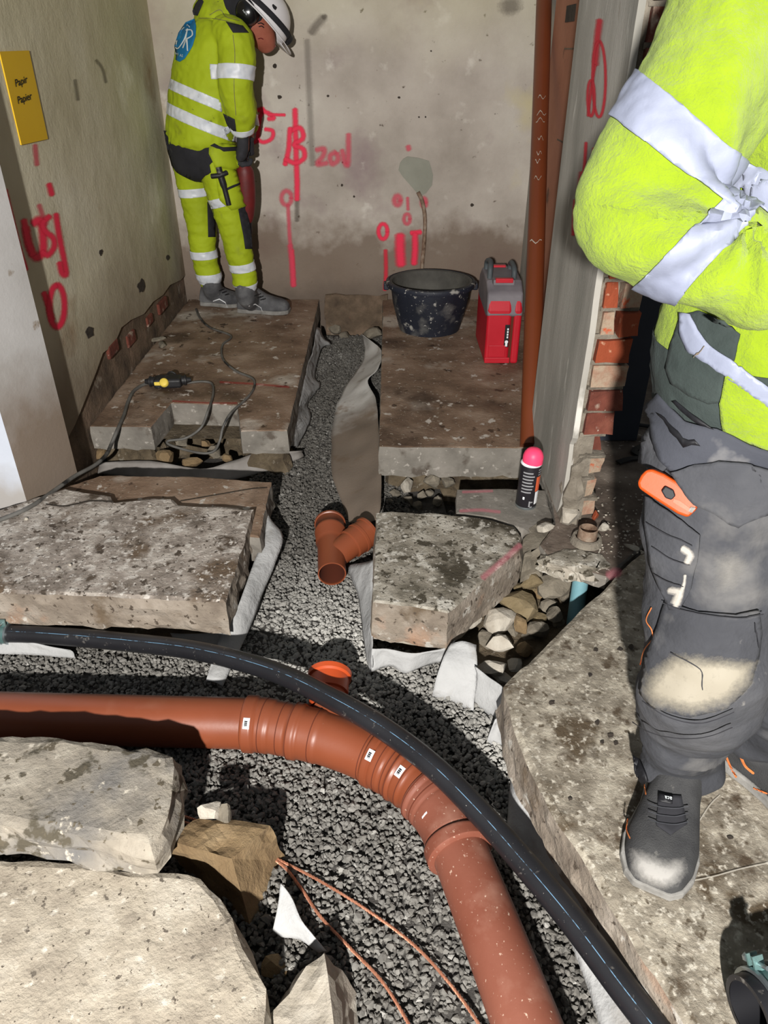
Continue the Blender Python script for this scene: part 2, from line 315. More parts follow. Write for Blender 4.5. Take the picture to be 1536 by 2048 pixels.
def block_geo(bot, top, seed, sub=4, amp=.006):
    """a hewn block between two quads (lists of 4 points), faces subdivided and roughened"""
    bm = bmesh.new(); b = [bm.verts.new(p) for p in bot]; t = [bm.verts.new(p) for p in top]; n = len(b)
    bm.faces.new(b[::-1]); bm.faces.new(t)
    for i in range(n): bm.faces.new((b[i], b[(i+1) % n], t[(i+1) % n], t[i]))
    bmesh.ops.triangulate(bm, faces=bm.faces[:]); bmesh.ops.subdivide_edges(bm, edges=bm.edges[:], cuts=sub, use_grid_fill=True)
    bm.normal_update()
    for v in bm.verts: v.co += v.normal*amp*(N3(v.co, 14, seed)+.6*N3(v.co, 33, seed))*1.6
    bm.verts.index_update(); g = ([v.co.copy() for v in bm.verts], [[v.index for v in f.verts] for f in bm.faces]); bm.free(); return g
def cloth_geo(A, B, rows=8, n=6, amp=.006, sc=14, seed=0, sag=0.0, zmin=None):
    a = spline(A, n); b = spline(B, n); m = max(len(a), len(b))
    def rs(p): return [p[int(i*(len(p)-1)/(m-1))].lerp(p[min(len(p)-1, int(i*(len(p)-1)/(m-1))+1)], (i*(len(p)-1)/(m-1)) % 1) for i in range(m)]
    a = rs(a); b = rs(b); vs = []; fs = []
    for j in range(rows+1):
        t = j/rows
        for i in range(m):
            p = a[i].lerp(b[i], t); p.z -= sag*math.sin(math.pi*t)
            nv = V((N3(p, sc, seed), N3(p, sc, seed+4), N3(p, sc, seed+8)))
            p += nv*amp*(.35+.65*math.sin(math.pi*min(1, t+.15))) if j else nv*amp*.2
            if zmin is not None and p.z < zmin: p.z = zmin
            vs.append(p)
    for j in range(rows):
        for i in range(m-1): fs.append((j*m+i, j*m+i+1, (j+1)*m+i+1, (j+1)*m+i))
    return vs, fs
def sheet(name, A, B, mat, label, th=.003, **k):
    vs, fs = cloth_geo(A, B, **k); c = vs[len(vs)//2]; z = min(v.z for v in vs)
    o = mk(name, vs, fs, mat, smooth=True, label=label, cat='membrane', base=(c.x, c.y, z)); return solid(o, th)
def edge_attr(o, vals):
    a = o.data.attributes.new('e', 'FLOAT', 'POINT'); a.data.foreach_set('value', vals)
def stroke_geo(paths, put, wpx, spread=.5):
    """brush strokes given in px, each set on the surface by put(px,py); returns vertices, faces, rim attribute"""
    vs = []; fs = []; ev = []
    for si, path in enumerate(paths):
        wd = wpx
        if isinstance(path, tuple): path, wd = path
        pts = [np.array(q) for q in spline([np.array(p, float) for p in path], 6)] if len(path) > 2 else [np.array(path[0], float)*(1-t/8)+np.array(path[1], float)*t/8 for t in range(9)]
        if len(pts) < 2: continue
        d0 = pts[0]-pts[1]; d0 /= np.linalg.norm(d0)+1e-9; d1 = pts[-1]-pts[-2]; d1 /= np.linalg.norm(d1)+1e-9
        pts = [pts[0]+d0*wd*.5]+pts+[pts[-1]+d1*wd*.5]; n0 = len(vs)
        for i, p in enumerate(pts):
            t = pts[min(i+1, len(pts)-1)]-pts[max(i-1, 0)]; t = t/(np.linalg.norm(t)+1e-9); nn = np.array((-t[1], t[0])); end = i in (0, len(pts)-1)
            for k, off in enumerate((-1, -.6, -.25, .25, .6, 1)):
                q = p+nn*off*wd*spread*(.5 if end else 1); w_ = put(q[0], q[1]); vs.append(w_+(O-w_).normalized()*(.0007*si+.00003*i)); ev.append(0 if end else (0, .5, 1, 1, .5, 0)[k])
        for i in range(len(pts)-1):
            for k in range(5): a = n0+i*6+k; fs.append((a, a+1, a+7, a+6))
    return vs, fs, ev
def paint(name, paths, put, wpx, mat, parent, label=None):
    vs, fs, ev = stroke_geo(paths, put, wpx, 1.0); o = mk(name, vs, fs, mat, parent, label=label); edge_attr(o, [float(e) for e in ev]); return o
def circ(cx, cy, rx, ry, a0=0, a1=360, n=12):
    return [(cx+rx*math.cos(math.radians(a0+(a1-a0)*i/n)), cy+ry*math.sin(math.radians(a0+(a1-a0)*i/n))) for i in range(n+1)]
def poly2d(pts, maxlen):
    bm = bmesh.new(); bm.faces.new([bm.verts.new((p[0], p[1], 0)) for p in pts]); bmesh.ops.triangulate(bm, faces=bm.faces[:])
    for _ in range(7):
        es = [e for e in bm.edges if e.calc_length() > maxlen]
        if not es: break
        bmesh.ops.subdivide_edges(bm, edges=es, cuts=1); bmesh.ops.triangulate(bm, faces=bm.faces[:])
    bm.verts.index_update(); r = ([(v.co.x, v.co.y) for v in bm.verts], [[v.index for v in f.verts] for f in bm.faces]); bm.free(); return r
def flat(name, pts, put, mat, parent, maxlen=40, th=.002, label=None):
    """a thin thing lying on a surface, outline in px"""
    p, f = poly2d(pts, maxlen); o = mk(name, [put(*q) for q in p], f, mat, parent, label=label)
    return solid(o, th, 0)
def text2d(s, size=1.0, bold=0.0):
    c = bpy.data.curves.new('t', 'FONT'); c.body = s; c.size = size; c.align_x = 'LEFT'; c.offset = bold; c.resolution_u = 3
    o = bpy.data.objects.new('t', c); COL.objects.link(o); dg = bpy.context.evaluated_depsgraph_get(); dg.update()
    me = bpy.data.meshes.new_from_object(o.evaluated_get(dg)); r = ([(v.co.x, v.co.y) for v in me.vertices], [list(p.vertices) for p in me.polygons])
    bpy.data.objects.remove(o, do_unlink=True); bpy.data.curves.remove(c); bpy.data.meshes.remove(me); return r
def lettering(name, s, org, ux, uy, put, mat, parent, bold=0.0, label=None):
    """text with pixel basis: org lower-left px, ux = px vector of one em along the line, uy = px vector of one em up"""
    p, f = text2d(s, 1.0, bold); return mk(name, [put(org[0]+x*ux[0]+y*uy[0], org[1]+x*ux[1]+y*uy[1]) for x, y in p], f, mat, parent, label=label)
# ---------------------------------------------------------------- the setting
GZ = -.205                                                     # gravel level in the trench
YB = 4.55; XL = -1.2; XN = .572; YN = 2.02; YN2 = 2.63; XR = .82
g = mk('ground', [V((x, y, -.27)) for x, y in ((-3, -3.5), (3.5, -3.5), (3.5, 4.7), (-3, 4.7))], [(0, 1, 2, 3)], M['gravel_base'], kind='structure')
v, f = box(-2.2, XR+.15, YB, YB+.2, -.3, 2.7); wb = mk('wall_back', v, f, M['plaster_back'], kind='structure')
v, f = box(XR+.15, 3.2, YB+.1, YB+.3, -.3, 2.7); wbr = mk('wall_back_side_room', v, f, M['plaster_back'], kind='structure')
# left wall: rubble and brick core with a skin of plaster, ragged at its foot
v, f = box(XL-.25, XL-.012, 2.3, YB, -.3, 2.7); wl = mk('wall_left', v, f, M['rubble_wall'], kind='structure')
foot = [(120, 905), (150, 850), (168, 806), (192, 745), (206, 706), (228, 690), (243, 655), (262, 640), (288, 628), (306, 604), (326, 590), (340, 570), (362, 560), (386, 552)]
put_l = lambda px, py: PX(px, py, XL+.001)
pl = [PX(px, py, XL) for px, py in foot]; pl = [p for p in pl if 2.31 < p.y < YB-.02]
pl = [V((XL, 2.3, pl[0].z))]+pl+[V((XL, YB, pl[-1].z)), V((XL, YB, 2.7)), V((XL, 2.3, 2.7))]
bm = bmesh.new(); fc = bm.faces.new([bm.verts.new(p) for p in pl]); r = bmesh.ops.extrude_face_region(bm, geom=[fc])
for e in r['geom']:
    if isinstance(e, bmesh.types.BMVert): e.co.x -= .014
bmesh.ops.recalc_face_normals(bm, faces=bm.faces[:]); mkbm('plaster', bm, M['plaster_left'], wl)
for px, py, lw, lh in ((225, 697, .13, .06), (263, 677, .12, .06), (325, 611, .17, .06), (300, 640, .10, .05)):
    c = PX(px, py, XL-.006); v, f = box(c.x-.02, c.x+.004+.004*(lw > .12), c.y-lw/2, c.y+lw/2, c.z-lh/2, c.z+lh/2)
    bev(mk('brick', v, f, M['brick'], wl), .008)
# splayed jamb in front of the left wall
J = [(-1.145, 2.42), (-1.23, 2.18), (-1.95, 2.11), (-1.95, 2.45), (-1.2, 2.45)]
vs = [V((x, y, z)) for z in (-.05, 2.7) for x, y in J]; n = len(J)
jm = mk('wall_jamb', vs, [tuple(range(n))[::-1], tuple(range(n, 2*n))]+[(i, (i+1) % n, n+(i+1) % n, n+i) for i in range(n)], M['jamb'], kind='structure')
jm.data.materials.append(M['white_paint']); jm.data.polygons[3].material_index = 1
# right wall far back, with the salmon painted brick pier
v, f = box(XR, XR+.15, YN2, YB, -.3, 2.7); wr = mk('wall_right', v, f, M['plaster_nib'], kind='structure')
v, f = box(XR-.03, XR, YN2, 4.12, 0, 2.7); mk('painted_pier', v, f, M['salmon'], wr)
for z, y in ((1.30, 3.72), (.95, 3.66), (1.72, 3.75)): v, f = box(XR-.0315, XR-.029, y-.08, y+.1, z, z+.006); mk('pier_crack', v, f, M['stain'], wr)
v, f = box(XR-.033, XR-.029, 3.68, 3.86, 1.40, 1.46); mk('dark_stain', v, f, M['hole'], wr)
v, f = box(XR-.02, XR+.17, YN2-.02, YN2, 0, 2.7); mk('dark_panel_1', v, f, M['navy'], kind='structure')  # dark panel added over the end of the right wall to darken it
# broken-off brick nib between the two rooms
v, f = box(XN+.012, XN+.07, YN+.014, YN2, 0, 2.7); wn = mk('wall_partition', v, f, M['mortar'], kind='structure')
bm = bmesh.new(); prof = []
z = 0.0; rnd = random.Random(4)
while z < 2.7:
    prof.append(z); z += .03
L_ = [bm.verts.new((XN, YN+.01*N3((0, 0, q), 9, 2)+(.035 if q < .12 else 0)*(1-q/.12)+(.02 if q < .3 else 0), q)) for q in prof]
R_ = [bm.verts.new((XN, YN2, q)) for q in prof]; L2 = [bm.verts.new((XN+.016, v.co.y-.004, v.co.z)) for v in L_]; R2 = [bm.verts.new((XN+.016, YN2, q)) for q in prof]
for i in range(len(prof)-1):
    bm.faces.new((R_[i], L_[i], L_[i+1], R_[i+1])); bm.faces.new((L_[i], L2[i], L2[i+1], L_[i+1]))
    bm.faces.new((R2[i], R_[i], R_[i+1], R2[i+1])); bm.faces.new((L2[i], R2[i], R2[i+1], L2[i+1]))
mkbm('plaster', bm, M['plaster_nib'], wn)
put_n = lambda px, py: PX(px, py, XN-.0015)
z = .01; i = 0; rnd = random.Random(11)
while z < 2.4:
    h = .064+rnd.uniform(-.004, .004); t = min(1, z/1.5); wd = .078+.055*t+rnd.uniform(-.014, .012)
    x0 = XN+.026+rnd.uniform(0, .010); y0 = YN-.004+rnd.uniform(-.012, .012)+(.03 if z < .25 else 0); dep = .14
    split = rnd.random() < .55
    parts_ = [(x0, x0+wd, y0)] if not split else [(x0, x0+wd*.42-.004, y0+rnd.uniform(.0, .012)), (x0+wd*.45, x0+wd, y0-rnd.uniform(0, .012))]
    for q, (a, b, yy) in enumerate(parts_):
        bot = [V((a, yy, z)), V((b, yy+rnd.uniform(0, .02), z)), V((b-.004, yy+dep, z)), V((a, yy+dep, z))]
        top = [V((a+rnd.uniform(0, .004), yy+rnd.uniform(0, .008), z+h)), V((b+rnd.uniform(-.008, .004), yy+rnd.uniform(0, .02), z+h)), V((b-.004, yy+dep, z+h)), V((a, yy+dep, z+h))]
        gv, gf = block_geo(bot, top, i*3.1+q, 2, .003)
        mk('brick', gv, gf, M[['brick', 'brick_orange', 'brick_dirty'][(0 if z > 1.1 else rnd.choice((0, 1, 2))) if q == 0 else rnd.choice((1, 2, 1))]], wn)
    jb = [V((x0-.006, YN+.006, z+h)), V((x0+wd-.004, YN+.010, z+h)), V((x0+wd-.006, YN+.12, z+h)), V((x0-.006, YN+.12, z+h))]
    gv, gf = block_geo(jb, [p+V((0, rnd.uniform(-.01, .006), .012)) for p in jb], i*7.7, 2, .004); mk('mortar_joint', gv, gf, M['mortar'], wn)
    z += h+.0125; i += 1
gv, gf = rock_geo((XN+.03, YN-.01, .035), (.05, .03, .04), 5); mk('mortar_foot', gv, gf, M['stone_pale'], wn)
gv, gf = block_geo([V((XN+.0, YN+.0, .0)), V((XN+.05, YN-.02, 0)), V((XN+.05, YN+.05, 0)), V((XN, YN+.05, 0))], [V((XN+.01, YN+.0, .2)), V((XN+.05, YN-.012, .24)), V((XN+.05, YN+.05, .24)), V((XN+.01, YN+.05, .2))], 3, 3, .01); mk('mortar_lump', gv, gf, M['mortar'], wn)
# ---------------------------------------------------------------- slabs of the cut-up floor
def gp(l, z=0.0): return [G(x, y, z) for x, y in l]
P_A = gp([(156, 852), (302, 854), (342, 806), (475, 810), (481, 862), (575, 861), (637, 606)])
P_A = [V((XL, P_A[0].y, 0))]+P_A[1:]+[V((P_A[-1].x, YB, 0)), V((XL, YB, 0))]
A_ = slab('concrete_slab', P_A, 0, .10, M['con_brown'], M['con_cut'], 'wet brown concrete floor slab with a square notch, under the far worker', 'slab', jit=.003, chip=.006, seed=1)
P_B1 = gp([(-420, 1090), (-60, 1035), (130, 976), (221, 990), (228, 1003), (290, 996), (346, 995), (356, 1008), (440, 1012), (508, 1018), (452, 1205), (300, 1196), (150, 1190), (0, 1184), (-420, 1180)])
B1 = slab('concrete_slab', P_B1, 0, .11, M['con_grey'], M['con_side'], 'rough grey concrete slab at left with a jagged crack across its back', 'slab', jit=.006, chip=.01, seed=2)
P_B2 = gp([(95, 985), (200, 950), (390, 952), (543, 963), (520, 1075), (130, 1030)], -.035)
B2 = slab('concrete_slab', P_B2, -.035, .09, M['con_brown'], M['con_cut'], 'sunken strip of concrete behind the jagged crack at left', 'slab', jit=.006, chip=.008, seed=3)
P_C = gp([(758, 893), (1037, 896)]); P_C = [P_C[0], P_C[1], V((XN, P_C[1].y, 0)), V((XN, YN2+.0, 0)), V((XR, YN2, 0)), V((XR, YB, 0)), V((G(765, 620).x, YB, 0)), G(765, 640)]
C_ = slab('concrete_slab', P_C, 0, .125, M['con_brown'], M['con_cut'], 'brown stained concrete slab carrying the bucket and the red case', 'slab', jit=.003, chip=.006, seed=4)
P_D = gp([(752, 1024), (800, 1022), (860, 1026), (930, 1030), (985, 1038), (1030, 1052), (1044, 1072), (1041, 1098), (1000, 1135), (950, 1178), (896, 1226), (820, 1212), (745, 1203)])
D_ = slab('concrete_slab', P_D, 0, .13, M['con_moss'], M['con_side'], 'mottled grey concrete slab with a diagonal cut edge beside the rubble hole', 'slab', jit=.005, chip=.008, seed=5, flare=.004)
P_E = gp([(1005, 1370), (1075, 1302), (1150, 1228), (1222, 1160), (1287, 1098), (1330, 1062)])+[V((2.6, G(1330, 1062).y, 0)), V((2.6, .1, 0))]+gp([(1560, 2330), (1372, 2050), (1290, 1925), (1220, 1805), (1160, 1715), (1100, 1620), (1050, 1522), (1020, 1447)])
E_ = slab('concrete_slab', P_E, 0, .105, M['con_right'], M['con_side'], 'big speckled concrete slab at right that the near worker stands on', 'slab', jit=.006, chip=.012, seed=6, flare=.004)
P_F = [V((XR+.15, YB, 0)), V((XR+.15, YN2, 0)), V((XN, YN2, 0)), V((XN, 2.14, 0))]+gp([(1112, 1046), (1078, 1086), (1100, 1112), (1170, 1138), (1214, 1150), (1281, 1090), (1324, 1054)])+[V((2.6, G(1324, 1054).y, 0)), V((2.6, YB+.1, 0))]
F_ = slab('floor', P_F, -.004, .045, M['con_floor'], M['con_cut'], kind='structure', jit=.004, chip=.006, seed=7)
P_L = gp([(914, 978), (1000, 976), (1092, 980), (1106, 1044), (1076, 1080), (1046, 1060), (985, 1036), (912, 1026)], -.02)
L__ = slab('concrete_ledge', P_L, -.02, .11, M['con_cut'], M['con_cut'], 'low concrete ledge with a faint pink line under the spray can', 'ledge', jit=.004, chip=.006, seed=8)
# earth left standing below the slabs
def bank(name, poly, ztop, ins, seed, zb=-.27):
    q = inset([V((p.x, p.y, 0)) for p in poly], ins); return slab(name, q, ztop, ztop-zb, M['earth'], kind='structure', jit=.022, chip=.004, step=.03, seed=seed, flare=.03)
bank('earth_bank', P_A, -.101, .035, 11); bank('earth_bank', P_B1, -.112, .05, 12); bank('earth_bank', P_C, -.127, .04, 13)
bank('earth_bank', P_D, -.132, .06, 14); bank('earth_bank', P_E, -.107, .06, 15); bank('earth_bank', P_F, -.05, .11, 16)
slab('earth_bank', inset(P_L, .02), -.132, .13, M['earth'], kind='structure', jit=.01, seed=17)
# foundation under the back wall, seen in the trench
v, f = block_geo([V((-.36, YB-.05, -.27)), V((.02, YB-.06, -.27)), V((.02, YB+.02, -.27)), V((-.36, YB+.02, -.27))], [V((-.36, YB-.02, .03)), V((.02, YB-.02, .03)), V((.02, YB+.02, .03)), V((-.36, YB+.02, .03))], 2, 5, .012)
mk('foundation', v, f, M['rubble_wall'], wb)
# broken-up pieces in the foreground
P_G = gp([(-300, 1440), (0, 1467), (120, 1470), (205, 1484), (292, 1492), (345, 1506), (352, 1530), (340, 1600), (322, 1660), (300, 1688), (200, 1676), (100, 1662), (0, 1648), (-300, 1620)], .03)
G_ = slab('concrete_chunk', P_G, .03, .085, M['con_print'], M['con_print'], 'broken concrete chunk with dirt prints lying beside the long orange pipe', 'concrete chunk', jit=.010, chip=.016, seed=21, flare=.008)
P_H = gp([(-400, 1700), (0, 1716), (150, 1722), (270, 1738), (350, 1740), (402, 1752), (440, 1790), (468, 1832), (490, 1890), (512, 1935), (530, 1975), (534, 2060), (540, 2350), (-400, 2350)], -.06)
H_ = slab('concrete_chunk', P_H, -.06, .145, M['con_pale'], M['con_pale'], 'large pale concrete chunk filling the lower left corner', 'concrete chunk', jit=.008, chip=.012, seed=22, flare=.004)
def at(px, py, z): return G(px, py, z)
bt = [at(345, 1730, GZ), at(540, 1790, GZ), at(560, 1690, GZ), at(400, 1650, GZ)]
gv, gf = block_geo([at(375, 1760, GZ-.01), at(505, 1868, GZ-.01), at(572, 1722, GZ-.01), at(420, 1660, GZ-.01)], [at(328, 1678, -.075), at(464, 1718, -.06), at(543, 1648, -.06), at(400, 1640, -.09)], 4.2, 5, .008)
mk('stone_block', gv, gf, M['stone_brown'], label='brown split stone block between the pale chunk and the gravel', cat='stone', base=bt[0])
gv, gf = block_geo([at(500, 2120, GZ), at(720, 2120, GZ), at(715, 1985, GZ), at(560, 2000, GZ)], [at(515, 2060, -.12), at(668, 2060, -.09), at(648, 1898, -.085), at(632, 1910, -.10)], 6.6, 5, .007)
mk('stone_block', gv, gf, M['stone_pale'], label='pale wedge of stone at the bottom edge right of the large chunk', cat='stone', base=at(600, 2030, GZ))
rock('small_stone', at(420, 1622, -.065), (.030, .026, .038), 8, M['stone_pale'], 'small pale pointed stone on the brown stone block')
rock('small_stone', at(452, 1630, -.07), (.026, .024, .032), 9, M['stone_grey'], 'small grey stone behind the pale pointed one')
rock('small_stone', at(545, 1935, GZ+.01), (.035, .03, .022), 12, M['stone_brown'], 'brown stone in the gap between the chunk and the wedge stone')
# ---------------------------------------------------------------- gravel: one bed of loose stones
rng = np.random.default_rng(5)
def inpoly(P, x, y):
    c = np.zeros(len(x), bool); n = len(P)
    for i in range(n):
        a, b = P[i], P[i-1]; m = ((a.y > y) != (b.y > y)) & (x < (b.x-a.x)*(y-a.y)/(b.y-a.y+1e-12)+a.x); c ^= m
    return c
def gravel_bed():
    tv = []; tf = None
    for s in range(6):
        vs, fs = rock_geo((0, 0, 0), (1, .85, .68), 100+s, cuts=7, sub=1, rough=.05); tv.append(np.array([tuple(v) for v in vs])); tf = np.array(fs)
    n = 190000; x = rng.uniform(-1.25, 1.0, n); y = rng.uniform(.25, 4.45, n)
    inside = np.zeros(n, bool)
    for P in (P_A, P_B1, P_C, P_D, P_E, P_F, P_L): inside |= inpoly(inset([V((p.x, p.y, 0)) for p in P], .05), x, y)
    for P in (P_G, P_H): inside |= inpoly(inset([V((p.x, p.y, 0)) for p in P], .10), x, y)
    keep = ~inside & ~((x > .32) & (y > 1.32+.0*x) & (x < .85) & (y < 2.4)) & ((np.abs(x-.0) < 1.25))
    hole = inpoly([V((G(p, q, GZ).x, G(p, q, GZ).y, 0)) for p, q in ((905, 1300), (1000, 1340), (1200, 1180), (1090, 1100))], x, y); keep &= ~hole
    keep &= (y < 2.4) | ((x > -.55) & (x < .1))
    x, y = x[keep], y[keep]; n = len(x)
    near = np.clip((2.6-y)/1.4, 0, 1)
    r = rng.lognormal(math.log(.0074), .28, n); r = np.clip(r, .0045, .017)
    z = GZ+.004*np.sin(x*9+y*5)+.012*np.sin(x*3.3-y*4.1)*.5+rng.uniform(-.007, .008, n)
    wet = np.array([noise.noise(V((a*2.2, b*2.2, 3.3)))+.4*noise.noise(V((a*7, b*7, 1))) for a, b in zip(x, y)])
    dry = np.exp(-((x+.12)**2/.09+(y-1.62)**2/.10))+.8*np.exp(-((x-.33)**2/.03+(y-1.22)**2/.03))+.55*np.exp(-((x+.65)**2/.3+(y-1.38)**2/.006))
    tone = np.clip(.10+.16*wet+.72*dry+rng.normal(0, .06, n)+(rng.random(n) < .03)*.35-.12*(y > 2.1), 0, 1)
    kind = rng.integers(0, 6, n); VS = np.empty((n, len(tv[0]), 3))
    a, b, c = rng.uniform(0, 6.28, (3, n)); b = b*.25
    T = np.stack(tv)[kind]*r[:, None, None]
    ca, sa = np.cos(a), np.sin(a); cb, sb = np.cos(b), np.sin(b)
    X = T[:, :, 0]; Y = T[:, :, 1]; Z = T[:, :, 2]
    Y2 = Y*cb[:, None]-Z*sb[:, None]; Z2 = Y*sb[:, None]+Z*cb[:, None]
    VS[:, :, 0] = X*ca[:, None]-Y2*sa[:, None]+x[:, None]; VS[:, :, 1] = X*sa[:, None]+Y2*ca[:, None]+y[:, None]; VS[:, :, 2] = Z2+z[:, None]
    k = VS.shape[1]; F = (tf[None]+(np.arange(n)*k)[:, None, None]).reshape(-1, 3)
    me = bpy.data.meshes.new('gravel'); me.vertices.add(n*k); me.vertices.foreach_set('co', VS.reshape(-1)); me.loops.add(F.size); me.loops.foreach_set('vertex_index', F.reshape(-1).astype(np.int32))
    me.polygons.add(len(F)); me.polygons.foreach_set('loop_start', np.arange(0, F.size, 3, dtype=np.int32)); me.update(calc_edges=True); me.validate()
    at_ = me.attributes.new('tone', 'FLOAT', 'POINT'); at_.data.foreach_set('value', np.repeat(tone, k).astype(np.float32))
    me.shade_flat(); me.materials.append(M['gravel']); o = bpy.data.objects.new('gravel', me); COL.objects.link(o)
    return tag(o, 'loose grey crushed-stone gravel covering the bottom of the trench', 'gravel', kind='stuff')
gravel_bed()
gb = mk('gravel_underlay', [V((x, y, GZ-.006)) for x, y in ((-1.3, .1), (1.1, .1), (1.1, 1.32), (.3, 1.5), (.1, 4.5), (-.5, 4.5), (-.5, 2.3), (-1.3, 2.3))], [tuple(range(8))], M['gravel_base'], kind='structure')
# ---------------------------------------------------------------- rubble in the hole and under the slab edges
hole_rocks = [  # px, py, z, size(m), colour, label
 (1000, 1290, -.17, .060, 'stone_pale', 'pale oval stone lying on top in the rubble hole'),
 (985, 1338, -.18, .055, 'stone_pale', 'cracked pale lump of concrete low in the rubble hole'),
 (968, 1285, -.20, .060, 'stone_grey', 'grey stone next to the folded white flap in the rubble hole'),
 (1025, 1330, -.20, .045, 'stone_pale', 'small pale lump at the edge of the speckled slab in the hole'),
 (1000, 1355, -.20, .050, 'stone_pale', 'flat pale stone at the tip of the speckled slab'),
 (1000, 1240, -.15, .075, 'stone_pale', 'pale crumbly ridge of mortar in the middle of the rubble hole'),
 (1035, 1205, -.15, .105, 'stone_ochre', 'large ochre stone below the diagonal cut edge'),
 (1062, 1165, -.13, .055, 'stone_ochre', 'rusty orange stone high in the rubble hole'),
 (1110, 1170, -.14, .080, 'stone_grey', 'big smooth grey stone beside the blue pipe in the hole'),
 (1075, 1235, -.18, .050, 'stone_ochre', 'round ochre stone in the middle of the rubble hole'),
 (1100, 1215, -.18, .050, 'stone_grey', 'dark stone left of the blue pipe foot'),
 (1115, 1245, -.20, .045, 'stone_grey', 'dark stone half under the speckled slab'),
 (1060, 1285, -.22, .060, 'stone_grey', 'dark flat stone in the shade of the rubble hole'),
 (1045, 1180, -.17, .055, 'stone_ochre', 'tan stone tucked under the diagonal cut edge'),
 (1020, 1265, -.21, .060, 'stone_grey', 'grey angular stone in the lower part of the rubble hole'),
 (1130, 1190, -.18, .045, 'stone_grey', 'small grey stone touching the blue pipe'),
 (1155, 1165, -.15, .050, 'stone_grey', 'dark stone right of the blue pipe under the mortar edge'),
 (1078, 1262, -.165, .055, 'stone_grey', 'grey stone half lit in the shady middle of the rubble hole'),
 (1108, 1228, -.15, .050, 'stone_grey', 'angular grey stone just left of the blue pipe foot'),
 (1046, 1300, -.175, .050, 'stone_brown', 'brown stone beside the pale oval one in the rubble hole'),
 (1040, 1250, -.16, .050, 'stone_brown', 'brown stone behind the pale crumbly ridge in the rubble hole'),
 (1085, 1185, -.19, .050, 'stone_brown', 'brown wedge-shaped stone behind the round ochre one')]
for i, (px, py, z, s, c, lb) in enumerate(hole_rocks):
    rock('rubble_stone', at(px, py, z), (s*.85, s*.7, s*.6), 200+i, M[c], lb, group='stones in the rubble hole')
slab('hole_bottom', gp([(880, 1330), (1010, 1400), (1260, 1180), (1230, 1130), (1080, 1090), (960, 1180)], -.235), -.195, .06, M['earth'], kind='structure', jit=.02, seed=31)
# crumbly mortar rim of the hole and debris about the nib
mr_ = gp([(1082, 1114), (1110, 1100), (1160, 1096), (1200, 1106), (1216, 1126), (1200, 1146), (1150, 1136), (1105, 1126)], .0)
slab('crumbled_mortar', mr_, .004, .05, M['con_moss'], M['stone_pale'], label='crumbled pale mortar rim at the back of the rubble hole', cat='mortar', jit=.022, step=.012, chip=.014, seed=33, uneven=.006)
rim2 = gp([(1045, 1060), (1075, 1040), (1108, 1046), (1110, 1085), (1085, 1108), (1046, 1120)], -.03)
slab('broken_edge', rim2, -.018, .09, M['stone_grey'], label='broken grey concrete edge behind the corner of the mottled slab', cat='concrete chunk', jit=.014, chip=.016, seed=34)
rock('rubble_stone', at(1090, 1058, .012), (.035, .03, .022), 41, M['stone_pale'], 'white crumb of mortar at the foot of the brick nib')
rock('rubble_stone', at(1208, 1056, .012), (.028, .02, .016), 43, M['stone_pale'], 'pale pebble right of the rusty pipe stub')
rock('rubble_stone', at(1192, 1030, .015), (.016, .016, .022), 44, M['brick_orange'], 'orange brick crumb behind the rusty pipe stub', cat='brick piece')
rock('rubble_stone', at(1262, 1094, .008), (.03, .012, .01), 45, M['stone_pale'], 'flat pale splinter on the floor right of the mortar rim')
rnd = random.Random(77)
vs = []; fs = []
for i in range(150):
    px = rnd.uniform(1195, 1310); py = rnd.uniform(985, 1110); s = rnd.uniform(.002, .006); g_ = rock_geo(at(px, py, s*.5), (s, s, s*.7), 300+i, 5, 1); vs, fs = join((vs, fs), g_)
mk('debris_crumbs', vs, fs, M['stone_pale'], label='scattered pale crumbs of mortar on the floor beside the brick nib', cat='debris', kind='stuff')
# stones showing under the front of the far-left slab and in the dark gap under the right slab
for i, (px, py, z, s, c) in enumerate([(200, 905, -.15, .07, 'stone_brown'), (245, 912, -.16, .06, 'stone_grey'), (285, 905, -.15, .06, 'stone_brown'), (330, 915, -.17, .08, 'stone_brown'), (385, 925, -.17, .09, 'stone_brown'), (430, 905, -.16, .07, 'stone_grey'), (455, 915, -.16, .05, 'stone_brown'), (365, 885, -.12, .07, 'stone_grey'), (410, 888, -.13, .06, 'stone_brown')]):
    rock('rubble_stone', at(px, py, z), (s*.6, s*.5, s*.45), 400+i, M[c], ['brown stone at the left end of the row under the notched slab', 'grey stone second from left under the notched slab', 'brown stone third from left under the notched slab', 'rounded brown stone below the left side of the notch', 'biggest rounded brown stone below the notch', 'grey stone below the right side of the notch', 'small brown stone at the right end of the row under the notched slab', 'grey stone lying in the notch of the far-left slab', 'brown stone lying in the notch of the far-left slab'][i], group='stones under the far-left slab')
